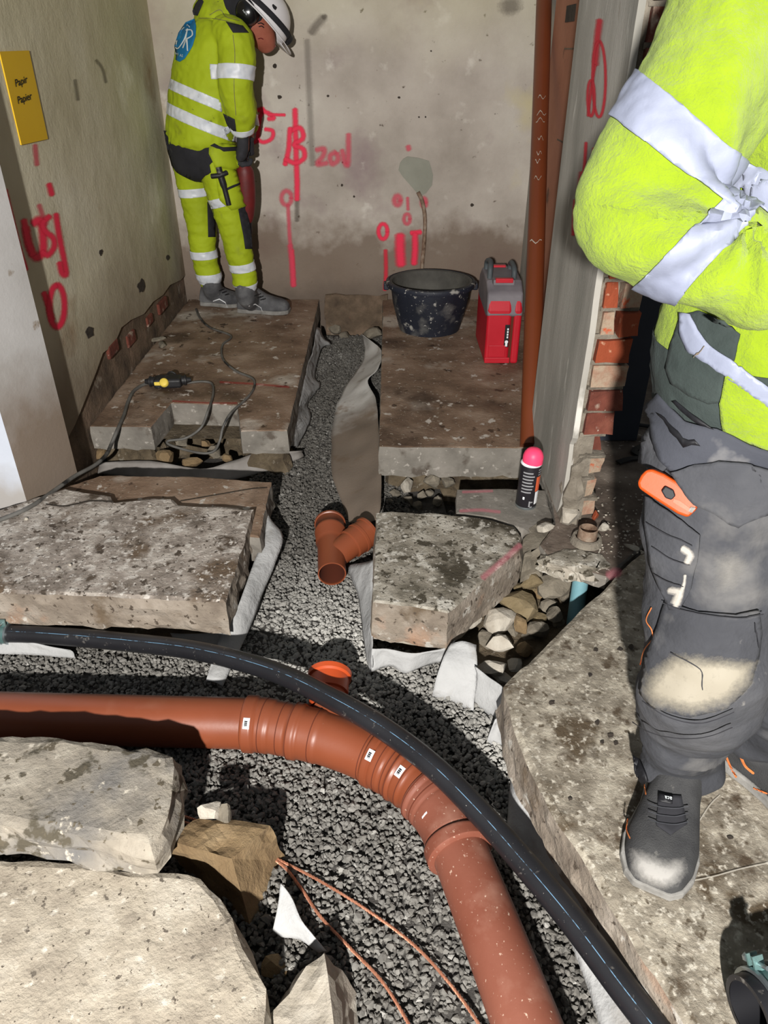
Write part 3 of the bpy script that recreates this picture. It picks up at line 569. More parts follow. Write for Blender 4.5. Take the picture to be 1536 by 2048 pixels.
for i, (px, py, z, s, c) in enumerate([(790, 985, -.19, .05, 'stone_grey'), (818, 1000, -.19, .05, 'stone_grey'), (845, 990, -.19, .05, 'stone_grey'), (872, 1004, -.19, .05, 'stone_grey'), (815, 968, -.15, .07, 'stone_pale'), (862, 962, -.15, .08, 'stone_grey'), (895, 965, -.15, .06, 'stone_grey'), (836, 1010, -.2, .05, 'stone_grey'), (780, 1004, -.2, .04, 'stone_grey'), (860, 985, -.19, .045, 'stone_grey')]):
    rock('rubble_stone', at(px, py, z), (s*.6, s*.5, s*.5), 430+i, M[c], ['dark stone at the left end of the gap below the stained slab', 'dark stone second from left in the gap below the stained slab', 'dark stone under the pale stone in the gap below the stained slab', 'dark stone at the right end of the gap next to the ledge', 'pale stone stuck under the front face of the stained slab', 'upright grey stone under the front face of the stained slab', 'grey stone right of the upright one under the stained slab', 'dark stone nearest the mottled slab in the middle of the gap below the stained slab', 'small dark stone in the left corner of the gap', 'dark stone below the upright grey stone in the gap'][i], group='stones in the gap below the stained slab')
for i, (px, py, z, s) in enumerate([(672, 655, -.17, .10), (715, 648, -.17, .09), (745, 668, -.14, .12), (690, 672, -.19, .07)]):
    rock('rubble_stone', at(px, py, z), (s*.6, s*.5, s*.4), 460+i, M['stone_grey'], ['grey rubble left at the far end of the trench', 'grey rubble in the middle of the far end of the trench', 'largest rubble lump at the far right end of the trench', 'flat rubble piece in front at the far end of the trench'][i], group='rubble at the far end of the trench')
for i, (px, py) in enumerate([(318, 678), (325, 690)]):
    rock('plaster_crumb', at(px, py, .012), (.05, .03, .014), 480+i, M['stone_grey'], ['grey plaster crumb on the far-left slab near the wall', 'flat grey plaster crumb in front of the other on the far-left slab'][i], cat='debris')
# ---------------------------------------------------------------- geotextile membrane
def q(l): return [G(x, y, z) for x, y, z in l]
sheet('geotextile_sheet', q([(633, 655, -.06), (626, 700, -.07), (610, 745, -.07), (603, 790, -.075), (590, 835, -.085), (576, 875, -.095), (572, 893, -.10)]),
      q([(662, 690, -.17), (642, 700, -.17), (630, 752, -.18), (640, 772, -.18), (616, 806, -.19), (622, 838, -.19), (596, 893, -.195)]), M['felt'], 'white felt membrane hanging in folds from the far-left slab edge', amp=.016, sc=22, rows=8, n=8)
sheet('geotextile_sheet', q([(722, 668, -.13), (762, 700, -.11), (757, 735, -.10), (736, 762, -.11), (752, 800, -.10), (757, 850, -.11), (762, 935, -.12), (762, 1010, -.12), (752, 1040, -.12)]),
      q([(724, 668, -.18), (730, 700, -.19), (722, 728, -.19), (684, 786, -.185), (668, 836, -.185), (663, 890, -.19), (664, 950, -.19), (684, 1008, -.19), (700, 1045, -.19)]), M['felt_dirty'], 'long dirty felt membrane sloping from the stained slab into the trench', amp=.013, sc=9, rows=10, n=8, sag=.006)
sheet('geotextile_sheet', q([(748, 1120, -.10), (746, 1180, -.11), (745, 1250, -.12), (745, 1320, -.14), (746, 1340, -.19)]), q([(692, 1132, -.19), (716, 1190, -.19), (724, 1250, -.192), (732, 1310, -.193), (740, 1345, -.195)]), M['felt'], 'white membrane strip along the left flank of the mottled slab', amp=.008, rows=6)
sheet('geotextile_sheet', q([(536, 1030, -.07), (528, 1075, -.09), (512, 1115, -.10), (490, 1175, -.10), (468, 1230, -.11), (440, 1275, -.15), (412, 1362, -.185)]), q([(540, 1040, -.10), (566, 1074, -.11), (548, 1130, -.13), (524, 1190, -.15), (502, 1250, -.17), (478, 1300, -.18), (446, 1372, -.19)]), M['felt'], 'white membrane roll peeking out along the right flank of the cracked slab', amp=.010, sc=8, rows=8, n=8, sag=-.012)
sheet('geotextile_sheet', q([(340, 1266, -.16), (390, 1268, -.15), (440, 1262, -.14), (455, 1245, -.12)]), q([(350, 1290, -.19), (400, 1296, -.19), (450, 1300, -.19), (480, 1290, -.185)]), M['felt'], 'white membrane fold behind the black water pipe below the cracked slab', amp=.008, rows=5)
sheet('geotextile_sheet', q([(-120, 1270, -.15), (0, 1276, -.15), (60, 1284, -.15), (140, 1300, -.17)]), q([(-120, 1304, -.19), (0, 1308, -.19), (70, 1310, -.19), (150, 1316, -.192)]), M['felt'], 'white membrane scrap below the black water pipe at the left border', amp=.008, rows=5)
sheet('geotextile_sheet', q([(744, 1296, -.115), (790, 1300, -.125), (840, 1306, -.13), (890, 1296, -.125), (910, 1280, -.12)]), q([(744, 1345, -.185), (780, 1332, -.19), (812, 1346, -.19), (850, 1330, -.19), (885, 1322, -.185)]), M['felt'], 'crumpled white membrane below the front of the mottled slab', amp=.013, sc=18, rows=6)
sheet('geotextile_sheet', q([(902, 1288, -.085), (925, 1283, -.075), (953, 1290, -.08)]), q([(866, 1392, -.19), (905, 1404, -.195), (948, 1424, -.20)]), M['felt'], 'upright folded flap of white membrane beside the rubble hole', amp=.020, sc=12, rows=8, n=6, sag=-.02)
sheet('geotextile_sheet', q([(948, 1332, -.10), (975, 1352, -.10), (1006, 1376, -.10), (1003, 1400, -.11)]), q([(950, 1412, -.20), (968, 1425, -.20), (985, 1436, -.20), (996, 1445, -.20)]), M['felt'], 'cream membrane patch between the folded flap and the speckled slab tip', amp=.014, rows=6)
sheet('geotextile_sheet', q([(990, 1440, -.12), (1006, 1430, -.11), (1024, 1470, -.11), (1036, 1500, -.11)]), q([(972, 1486, -.2), (990, 1492, -.2), (1010, 1495, -.2), (1034, 1497, -.2)]), M['felt'], 'small white membrane corner under the tip of the speckled slab', amp=.004, rows=5)
sheet('geotextile_sheet', q([(1034, 1505, -.11), (1052, 1560, -.105), (1092, 1640, -.105), (1150, 1740, -.105), (1222, 1860, -.105), (1300, 1980, -.105), (1370, 2090, -.105)]), q([(1020, 1590, -.19), (1016, 1690, -.195), (1060, 1720, -.195), (1108, 1800, -.195), (1142, 1880, -.195), (1180, 1990, -.195), (1215, 2100, -.195)]), M['felt'], 'long white membrane strip under the black pipe along the speckled slab', amp=.010, sc=8, rows=8, n=8)
sheet('geotextile_sheet', q([(562, 1768, -.12), (585, 1800, -.13), (610, 1850, -.15), (654, 1902, -.18)]), q([(545, 1860, -.17), (565, 1872, -.18), (600, 1880, -.185), (640, 1904, -.19)]), M['felt'], 'small white membrane tongue between the brown stone block and the wires', amp=.016, rows=6)
sheet('plastic_sheet', q([(196, 925, -.15), (300, 922, -.15), (400, 938, -.16), (470, 920, -.15), (520, 905, -.13), (606, 902, -.15)]), q([(196, 948, -.19), (300, 958, -.2), (400, 964, -.2), (470, 958, -.2), (540, 940, -.195), (608, 915, -.195)]), M['plastic_grey'], 'dirty grey plastic sheet in the gap in front of the far-left slab', amp=.012, sc=16, rows=6)
# white plaster slop under the mottled slab front
v, f = slab_geo(gp([(748, 1245), (890, 1270), (960, 1215), (930, 1200), (760, 1210)], -.11), -.118, .05, .012, seed=51); mk('plaster_slop', v, f, M['stone_pale'], D_)

# pits, chips and a hairline crack in the speckled slab, cracks in the cracked slab
rnd = random.Random(21)
for px, py, r in ((1262, 1292, 8), (1240, 1298, 6), (1104, 1405, 7), (1192, 1300, 6), (1418, 1575, 6), (1460, 1675, 7), (1330, 1780, 5), (1140, 1598, 5), (1195, 1445, 7), (1220, 1470, 8), (1232, 1486, 6), (1205, 1484, 6), (1180, 1350, 5)):
    flat('pit', [(px+r*rnd.uniform(.5, 1.1)*math.cos(a), py+r*.8*rnd.uniform(.5, 1.1)*math.sin(a)) for a in [k*.698 for k in range(9)]], lambda x, y: G(x, y, .0028), M['hole'], E_, 30, .001)
paint('hairline_crack', [([(1395, 1648), (1420, 1610), (1440, 1590)], 2), ([(1370, 1765), (1430, 1752), (1480, 1738), (1536, 1726)], 2)], lambda x, y: G(x, y, .003), 2, M['lime_line'], E_)
paint('crack', [([(92, 1008), (130, 1012), (180, 1002), (226, 1003)], 2)], lambda x, y: G(x, y, .003), 2, M['dark_line'], B1); paint('crack', [([(360, 1002), (430, 990), (500, 978), (534, 975)], 1.6)], lambda x, y: G(x, y, -.031), 2, M['dark_line'], B2)
for px, py, r in ((52, 1038, 7), (75, 1095, 6), (300, 1012, 5), (140, 1130, 5), (115, 1138, 6)): rock('concrete_crumb', G(px, py, .004), (r*.0014, r*.0013, r*.0008), int(px), M['stone_pale'], {52: 'pale crumb on the cracked slab below the power lead', 75: 'pale crumb on the left part of the cracked slab', 300: 'pale crumb at the jagged crack of the left slab', 140: 'dark-edged crumb in the middle of the cracked slab', 115: 'flat crumb on the cracked slab left of its middle'}[px], cat='debris')
# ---------------------------------------------------------------- orange sewer line
RP = .0635; PZ = GZ+.008+RP*.86
cl = [G(x, y, PZ) for x, y in ((-420, 1426), (-160, 1430), (100, 1437), (300, 1442), (490, 1447), (560, 1456), (640, 1474), (720, 1502), (790, 1538), (846, 1582), (892, 1640), (918, 1700), (950, 1780), (995, 1895), (1050, 2040), (1105, 2190), (1160, 2340))]
cl = spline(cl, 12); s_ = [0]
for a, b in zip(cl, cl[1:]): s_.append(s_[-1]+(b-a).length)
def s_at(px, py):
    p = G(px, py, PZ); return min(range(len(cl)), key=lambda i: (cl[i]-p).length)
def seg_pts(i, j): return cl[i:j+1]
def pipe_piece(name, i, j, r0, rings, mat, label, cat, ends=True):
    """run of the line from index i to j; rings: (start fraction, end fraction, extra radius)"""
    pts = seg_pts(i, j); ln = [0]
    for a, b in zip(pts, pts[1:]): ln.append(ln[-1]+(b-a).length)
    tot = ln[-1]; m = max(24, int(tot/.004)); P2 = []; R2 = []
    for k in range(m+1):
        d = tot*k/m; q_ = next(x for x in range(len(ln)-1) if ln[x+1] >= d-1e-9); t = (d-ln[q_])/max(1e-9, ln[q_+1]-ln[q_]); P2.append(pts[q_].lerp(pts[q_+1], t)); r = r0
        for a, b, e in rings:
            if a <= k/m <= b: r = max(r, r0+e*min(1, (k/m-a)*m/1.5+.3, (b-k/m)*m/1.5+.3))
        R2.append(r)
    t = thing(name, label, cat, (P2[0].x, P2[0].y, P2[0].z-r0)); v, f = tube_geo(P2, R2, 40, True); mk('pipe_body', v, f, mat, t, True); return t, P2, R2
def groove(t, P2, r, k, mat='groove'):
    fr = frames(P2); k = max(0, min(len(P2)-1, int(k*(len(P2)-1)))); v, f = lathe(P2[k], fr[k][0], [(-.0012, r+.0002), (-.0008, r+.0012), (.0008, r+.0012), (.0012, r+.0002)], 40); mk('groove_ring', v, f, M[mat], t, True)
def sticker(t, cpt, tang, nrm, w_=.016, h_=.026):
    n_ = nrm.normalized(); a = (tang-n_*tang.dot(n_)).normalized(); b = n_.cross(a); c = cpt
    def pt(x, y): rr = RP+.006; return c+a*x+b*(y)-n_*(y*y/(2*rr))+n_*.0008
    vs = []; fs = []
    for j in range(7):
        for i in range(2): vs.append(pt((i-.5)*w_, (j/6-.5)*h_))
    for j in range(6): fs.append((2*j, 2*j+1, 2*j+3, 2*j+2))
    s = mk('barcode_label', vs, fs, M['sticker'], t); solid(s, .0006, 0)
    vs = []; fs = []
    for j in range(7):
        y0 = -h_*.28+h_*.55*j/7; w2 = w_*.3
        k = len(vs); vs += [pt(-w2, y0)+n_*.0008, pt(w2*.6, y0)+n_*.0008, pt(w2*.6, y0+h_*.05*(1+j % 2))+n_*.0008, pt(-w2, y0+h_*.05*(1+j % 2))+n_*.0008]; fs.append((k, k+1, k+2, k+3))
    mk('barcode', vs, fs, M['ink'], s)
i0, i1, i2, i3, i4, i5 = 0, s_at(494, 1448), s_at(744, 1512), s_at(846, 1582), s_at(922, 1712), len(cl)-1
t, P2, R2 = pipe_piece('sewer_pipe', i0, i1, RP, [], M['pipe_orange'], 'long orange-brown plastic sewer pipe entering from the left', 'pipe')
def facing(P2, k, up=.75):
    fr = frames(P2); t_ = fr[k][0]; d = (O-P2[k]).normalized(); d = (d-t_*d.dot(t_)).normalized(); return t_, d
t, P2, R2 = pipe_piece('pipe_branch', i1, i2, RP, [(0, .10, .0075), (.10, .22, .0045), (.22, .36, .002), (.36, .44, .0065), (.44, .60, .002)], M['pipe_orange'], 'orange-brown sewer branch fitting with its open arm pointing into the trench', 'pipe fitting')
for k in (.16, .30, .385, .56, .985): groove(t, P2, R2[int(k*(len(P2)-1))], k)
tg, nr_ = facing(P2, int(.06*len(P2))); kk = int(.06*len(P2)); sticker(t, P2[kk]+nr_*(R2[kk]+.0005), tg, nr_)
# the side arm, a smaller pipe with a bright socket
a0 = G(705, 1490, PZ); a1 = G(655, 1412, PZ+.012); a2 = G(660, 1346, PZ+.03); ax = (a2-a1).normalized(); rb = .046
v, f = tube_geo(spline([a0, a0.lerp(a1, .5), a1], 6), [rb]*13, 32, False); mk('side_arm', v, f, M['pipe_orange'], t, True)
Ls = (a2-a1).length
v, f = lathe(a1, ax, [(-.012, rb), (.0, rb+.003), (.018, rb+.003), (.020, rb), (.034, rb), (.036, rb+.006), (Ls-.022, rb+.006), (Ls-.018, rb+.012), (Ls-.004, rb+.013), (Ls, rb+.008), (Ls-.004, rb+.002), (Ls-.07, rb)], 36); mk('socket', v, f, M['pipe_bright'], t, True)
t, P2, R2 = pipe_piece('pipe_bend', i2, i3, RP, [(0, .16, .0075), (.16, .40, .0045), (.40, .52, .0025), (.52, .62, .006), (.62, .85, .003)], M['pipe_orange'], 'first orange-brown bend fitting with two barcode labels', 'pipe fitting')
for k in (.30, .46, .57, .80): groove(t, P2, R2[int(k*(len(P2)-1))], k)
for k in (.13, .70):
    kk = int(k*len(P2)); tg, nr_ = facing(P2, kk); sticker(t, P2[kk]+nr_*(R2[kk]+.0005), tg, nr_)
t, P2, R2 = pipe_piece('pipe_bend', i3, i4, RP, [(0, .12, .007), (.12, .30, .004), (.80, 1.0, .010), (.3, .8, .003)], M['pipe_dusty'], 'second dusty orange bend fitting ending in a thick collar', 'pipe fitting')
for k in (.06, .22, .80): groove(t, P2, R2[int(k*(len(P2)-1))], k)
kk = int(.55*len(P2)); tg, nr_ = facing(P2, kk); nr_ = (nr_+V((-1.1, .1, .1))).normalized(); sticker(t, P2[kk]+nr_*(R2[kk]+.0005), tg, nr_, .022, .018)
pipe_piece('sewer_pipe', i4, i5, RP-.003, [], M['pipe_dusty'], 'dusty orange sewer pipe running out of the bottom edge', 'pipe')
# loose Y branch lying on the gravel
ry = .046; zc = GZ+ry+.012
ya = G(664, 1148, zc); yb = G(660, 1046, zc+.004); yc = G(738, 1062, zc+.03); ym = G(668, 1112, zc)
t = thing('pipe_branch', 'loose orange-brown Y branch fitting lying on the gravel', 'pipe fitting', (ya.x, ya.y, GZ))
ax = (yb-ya).normalized(); Ly = (yb-ya).length
v, f = lathe(ya, ax, [(.03, ry-.004), (0, ry-.004), (0, ry), (Ly*.52, ry), (Ly*.58, ry+.002), (Ly*.60, ry+.006), (Ly*.76, ry+.006), (Ly*.77, ry+.009), (Ly*.82, ry+.009), (Ly*.83, ry+.006), (Ly-.012, ry+.006), (Ly-.01, ry+.010), (Ly-.001, ry+.010), (Ly, ry+.004), (Ly-.07, ry+.002)], 40); mk('run', v, f, M['pipe_orange'], t, True)
v, f = lathe(ya, ax, [(.005, ry-.0045), (.12, ry-.0045), (.12, .001)], 32); mk('inside', v, f, M['groove'], t, True)
ax2 = (yc-ym).normalized(); L2_ = (yc-ym).length
v, f = lathe(ym, ax2, [(-.01, ry), (L2_*.45, ry), (L2_*.47, ry+.006), (L2_*.68, ry+.006), (L2_*.69, ry+.009), (L2_*.75, ry+.009), (L2_*.76, ry+.006), (L2_-.012, ry+.006), (L2_-.01, ry+.010), (L2_-.001, ry+.010), (L2_, ry+.004), (L2_-.06, ry+.002)], 40); mk('side_arm', v, f, M['pipe_orange'], t, True)
# ---------------------------------------------------------------- black water pipe with blue stripe
hp = [(-420, 1282, -.15), (-150, 1268, -.15), (0, 1267, -.145), (110, 1272, -.14), (250, 1284, -.13), (400, 1303, -.105), (550, 1344, -.07), (680, 1406, -.045), (780, 1466, -.04), (870, 1536, -.04), (960, 1626, -.05), (1050, 1728, -.06), (1145, 1842, -.06), (1240, 1968, -.06), (1330, 2085, -.06), (1420, 2210, -.06)]
hc = spline([G(*p) for p in hp], 10); RH = .0265
t = thing('water_pipe', 'long curved black plastic water pipe with a thin blue stripe', 'pipe', (hc[0].x, hc[0].y, hc[0].z-RH))
v, f = tube_geo(hc, RH, 24); mk('pipe_body', v, f, M['hose'], t, True)
def stripe(off, w_=.0007):
    fr = frames(hc); vs = []; fs = []
    for p, (tt, a, b) in zip(hc, fr):
        d = (V((0, -.35, 1))); d = (d-tt*d.dot(tt)).normalized(); e = tt.cross(d); n_ = (d*math.cos(off)+e*math.sin(off)); s = n_.cross(tt)
        vs += [p+n_*(RH+.0006)-s*w_, p+n_*(RH+.0006)+s*w_]
    for i in range(len(hc)-1): fs.append((2*i, 2*i+1, 2*i+3, 2*i+2))
    mk('blue_stripe', vs, fs, M['hose_stripe'], t)
stripe(.25); stripe(-1.2)
def clamp(c, axis, r, up, label):
    c = V(c); axis = V(axis).normalized(); up = (V(up)-axis*V(up).dot(axis)).normalized(); side = axis.cross(up)
    t = thing('pipe_clamp', label, 'clamp', c-V((0, 0, r)))
    v, f = lathe(c, axis, [(-.009, r), (-.009, r+.003), (.009, r+.003), (.009, r), (-.009, r)], 32); mk('band', v, f, M['teal_steel'], t, True)
    for s in (-1, 1):
        v, f = lathe(c, axis, [(s*.010-.003, r), (s*.010-.003, r+.006), (s*.010+.003, r+.006), (s*.010+.003, r)], 32); mk('rim', v, f, M['steel'], t, True)
    p = c+up*(r+.012)
    for s in (-1, 1):
        vs = [p+axis*x+side*(y+s*.007)+up*z for z in (-.012, .012) for x, y in ((-.009, -.002), (.009, -.002), (.009, .002), (-.009, .002))]; mk('lug', vs, box(0, 1, 0, 1, 0, 1)[1], M['teal_steel'], t)
    v, f = tube_geo([p-side*.022, p+side*.028], .0035, 10); mk('bolt', v, f, M['steel'], t, True)
    v, f = lathe(p-side*.024, side, [(0, 0), (0, .007), (.006, .007), (.006, 0)], 6); mk('bolt_head', v, f, M['steel'], t)
    return t
kk = min(range(len(hc)), key=lambda i: (hc[i]-G(18, 1267, -.145)).length); clamp(hc[kk], frames(hc)[kk][0], RH, (0, .2, 1), 'steel clamp round the black water pipe at the left border')
# coil of clamps at the bottom right
cx = G(1520, 2020, .055)
t = thing('hose_end', 'black pipe end lying on the speckled slab in the lower right corner', 'pipe', (cx.x, cx.y, 0)); hx = V((1, .25, 0)).normalized()
v, f = lathe(cx, hx, [(-.02, .044), (-.02, .052), (.25, .052)], 32); mk('pipe_body', v, f, M['hose'], t, True); v, f = lathe(cx, hx, [(-.019, .044), (.1, .044), (.1, .0)], 32); mk('inside', v, f, M['ink'], t, True)
clamp(cx+hx*.012, hx, .053, (-.4, .5, .6), 'first steel clamp on the black pipe end in the lower right corner'); clamp(cx+hx*.05, hx, .053, (-.5, -.6, .6), 'second steel clamp on the black pipe end in the lower right corner')
# ---------------------------------------------------------------- copper earth wires (twisted strands)
def wire(pts, label, r=.0032):
    c = spline(pts, 14); fr = frames(c); t = thing('copper_wire', label, 'wire', (c[0].x, c[0].y, c[0].z-.006)); d = 0
    for s in range(4):
        q_ = []; d = 0
        for i, (p, (tt, a, b)) in enumerate(zip(c, fr)):
            if i: d += (c[i]-c[i-1]).length
            an = d*210+s*math.pi/2; q_.append(p+(a*math.cos(an)+b*math.sin(an))*r*.62)
        v, f = tube_geo(q_, r*.52, 6); mk('strand', v, f, M['copper'], t, True)
wz = GZ+.014
wire([G(x, y, z) for x, y, z in ((300, 1610, wz), (345, 1626, wz+.01), (400, 1644, wz+.02), (470, 1680, wz+.01), (550, 1716, wz+.008), (640, 1762, wz+.004), (740, 1824, wz), (830, 1892, wz), (900, 1968, wz), (960, 2052, wz), (1000, 2130, wz))], 'twisted copper wire curving right across the dark gravel')
wire([G(x, y, z) for x, y, z in ((300, 1618, wz), (345, 1636, wz+.01), (400, 1656, wz+.02), (470, 1690, wz+.01), (556, 1724, wz+.008), (600, 1774, wz+.004), (640, 1832, wz), (700, 1896, wz), (765, 1964, wz), (822, 2056, wz), (860, 2130, wz))], 'twisted copper wire running down towards the bottom edge')
# ---------------------------------------------------------------- power lead with its coupling
zc = .006
cab = lambda l: [G(x, y, z) for x, y, z in l]
t = thing('power_cable', 'grey power lead looping from the coupling through the notch to the far worker', 'cable', G(395, 622, 0))
c = spline(cab([(392, 618, zc), (400, 636, zc), (420, 655, zc), (462, 672, zc), (445, 690, zc), (446, 718, zc), (472, 742, zc), (505, 757, zc), (508, 775, zc), (495, 795, zc), (462, 826, .004), (446, 855, -.04), (440, 880, -.09), (428, 902, -.12), (400, 906, -.12), (345, 892, -.11), (336, 882, -.10), (372, 876, -.09), (402, 855, -.06), (416, 822, .005), (426, 790, zc), (424, 768, zc), (405, 763, zc), (372, 766, zc)]), 8)
v, f = tube_geo(c, .0055, 8); mk('lead', v, f, M['cable'], t, True)
c = spline(cab([(310, 766, zc), (290, 768, zc), (268, 782, zc), (256, 804, zc), (248, 830, zc), (234, 862, .004), (222, 890, -.03), (212, 910, -.035), (190, 930, -.028), (150, 952, -.02), (110, 980, -.01), (60, 1014, .008), (0, 1040, .008), (-80, 1066, .008), (-260, 1120, .008)]), 8)
t2 = thing('power_cable', 'dark power lead running from the coupling over the cracked slab to the left border', 'cable', c[0]-V((0, 0, .006)))
v, f = tube_geo(c, .0075, 8); mk('lead', v, f, M['cable'], t2, True)
cp = G(338, 772, 0); t = thing('cable_coupling', 'black cable coupling with a yellow cap on the far-left slab', 'power connector', cp)
def boxat(c, hx_, hy_, hz_, rz=0):
    v, f = box(-hx_, hx_, -hy_, hy_, -hz_, hz_); R = Matrix.Rotation(rz, 3, 'Z'); return [R@p+V(c) for p in v], f
v, f = boxat(cp+V((0, 0, .022)), .062, .036, .022, .1); bev(mk('housing', v, f, M['black_plastic'], t), .012, 3)
for dx, dy in ((-.055, .0), (.05, .012), (0, .04)):
    v, f = lathe(cp+V((dx, dy, .022)), V((dx, dy*.8, 0)), [(-.01, .021), (.02, .021), (.022, .024), (.028, .024), (.03, .015), (.05, .010), (.05, 0)], 20); mk('socket_sleeve', v, f, M['black_plastic'], t, True)
yq = cp+V((-.008, -.034, .028)); v, f = lathe(yq, V((0, -.75, .66)), [(0, .02), (.012, .02), (.016, .017), (.018, .013), (.019, 0)], 20); yc_ = mk('yellow_cap', v, f, M['yellow_plastic'], t, True)
v, f = boxat(yq+V((-.03, -.008, .0)), .014, .004, .008); bev(mk('cap_tab', v, f, M['yellow_plastic'], yc_), .003)
# ---------------------------------------------------------------- bucket
bc = G(860, 668, 0)+V((0, .09, 0)); bc.z = 0; hb = .265
t = thing('mortar_bucket', 'round black mortar bucket splashed with plaster on the stained slab', 'bucket', bc)
r0, r1 = .168, .224
v, f = lathe(bc, (0, 0, 1), [(.0, 0), (.0, r0-.02), (.006, r0-.004), (.02, r0), (hb*.55, r0+(r1-r0)*.58), (hb-.03, r1-.012), (hb-.028, r1-.004), (hb-.006, r1), (hb, r1-.004)], 56); mk('shell', v, f, M['bucket'], t, True)
v, f = lathe(bc, (0, 0, 1), [(hb, r1-.004), (hb-.004, r1-.018), (hb*.5, r0+.012), (.03, r0-.012), (.03, 0)], 56); mk('inside', v, f, M['bucket_in'], t, True)
v, f = lathe(bc, (0, 0, 1), [(hb-.026, r1-.003), (hb-.026, r1+.012), (hb-.014, r1+.016), (hb-.002, r1+.012), (hb+.002, r1-.002)], 56); mk('rim', v, f, M['bucket'], t, True)
for s in (-1, 1):
    v, f = boxat(bc+V((s*(r1+.012), 0, hb-.03)), .014, .03, .018); bev(mk('handle_ear', v, f, M['bucket'], t), .006)
v, f = rock_geo(bc+V((-.05, .03, .10)), (.07, .06, .06), 71); mk('rubble_lump', v, f, M['stone_grey'], t)
v, f = lathe(bc, (0, 0, 1), [(.05, r0-.0), (.06, r0-.05), (.05, 0)], 40); mk('mortar_fill', v, f, M['stone_grey'], t, True)
# ---------------------------------------------------------------- red tool case
ca = G(966, 728, 0); cb_ = G(1036, 731, 0); x0, x1 = ca.x+.004, cb_.x; y0 = ca.y; hgt = .42; dep = .40
t = thing('tool_case', 'red and grey plastic tool case standing on end beside the brown pipe', 'tool case', (x0, y0, 0))
cs = 0.5*(x0+x1); hw = (x1-x0)/2
prof = [(y0, 0), (y0, hgt*.62), (y0+.03, hgt*.78), (y0+.09, hgt*.86), (y0+dep-.09, hgt*.9), (y0+dep-.03, hgt*.80), (y0+dep, hgt*.64), (y0+dep, 0)]
def prism(prof, xa, xb): n = len(prof); vs = [V((x, y, z)) for x in (xa, xb) for y, z in prof]; return vs, [tuple(range(n)), tuple(range(2*n-1, n-1, -1))]+[(i, n+i, n+(i+1) % n, (i+1) % n) for i in range(n)]
v, f = prism(prof, cs-hw, cs+hw*.42); bev(mk('front_shell', v, f, M['red_plastic'], t), .014, 3)
v, f = prism([(a+.006*(1 if a < y0+.2 else -1), b-.004) for a, b in prof], cs+hw*.40, cs+hw*.55); mk('seam', v, f, M['groove'], t)
v, f = prism(prof, cs+hw*.53, cs+hw); bev(mk('back_shell', v, f, M['red_plastic'], t), .012, 3)
v, f = prism([(y0-.004, hgt*.56), (y0+.03, hgt*.80), (y0+.10, hgt*.90), (y0+dep-.10, hgt*.93), (y0+dep-.03, hgt*.82), (y0+dep+.002, hgt*.60), (y0+dep-.05, hgt*.55), (y0+.05, hgt*.52)], cs-hw*1.03, cs+hw*1.03); bev(mk('grey_top', v, f, M['grey_plastic'], t), .012, 3)
for yy in (y0+.075, y0+dep-.075):
    v, f = boxat(V((cs-hw*.1, yy, hgt*.90)), hw*.62, .03, .014); l = bev(mk('latch', v, f, M['grey_plastic'], t), .006); v, f = boxat(V((cs-hw*.1, yy-.022, hgt*.925)), hw*.5, .012, .01); bev(mk('latch_flap', v, f, M['red_plastic'], l), .003)
hy = y0+dep/2; hpz = hgt*.90
v, f = tube_geo(spline([V((cs-hw*.8, hy-.07, hpz-.02)), V((cs-hw*.8, hy-.065, hpz+.045)), V((cs-hw*.7, hy, hpz+.06)), V((cs-hw*.8, hy+.065, hpz+.045)), V((cs-hw*.8, hy+.07, hpz-.02))], 6), .013, 10); mk('handle', v, f, M['dark_plastic'], t, True)
v, f = tube_geo(spline([V((cs+hw*.6, hy-.07, hpz-.02)), V((cs+hw*.6, hy-.065, hpz+.035)), V((cs+hw*.6, hy, hpz+.05)), V((cs+hw*.6, hy+.065, hpz+.035)), V((cs+hw*.6, hy+.07, hpz-.02))], 6), .013, 10); mk('handle', v, f, M['dark_plastic'], t, True)
v, f = boxat(V((cs+hw*.22, y0-.001, .14)), hw*.14, .002, .055); lg = bev(mk('name_plate', v, f, M['ink'], t), .002)
v, f = lathe(V((cs+hw*.22, y0-.003, .112)), (0, -1, 0), [(0, .008), (.001, .008), (.001, 0)], 16); mk('plate_mark', v, f, M['sticker'], lg)
v, f = boxat(V((cs+hw*.22, y0-.0035, .10)), .005, .001, .010, 0); mk('plate_mark', v, f, M['sticker'], lg)
for k in range(4): v, f = boxat(V((cs+hw*.25, y0-.0035, .135+k*.013)), .0035, .001, .0045); mk('plate_mark', v, f, M['sticker'], lg)
v, f = boxat(V((cs-hw*.25, y0-.002, .02)), hw*.74, .004, .014); bev(mk('foot_rib', v, f, M['red_plastic'], t), .003)
v, f = boxat(V((cs-hw*.30, y0-.001, .065)), hw*.5, .003, .03); bev(mk('pressed_panel', v, f, M['red_plastic'], t), .003)
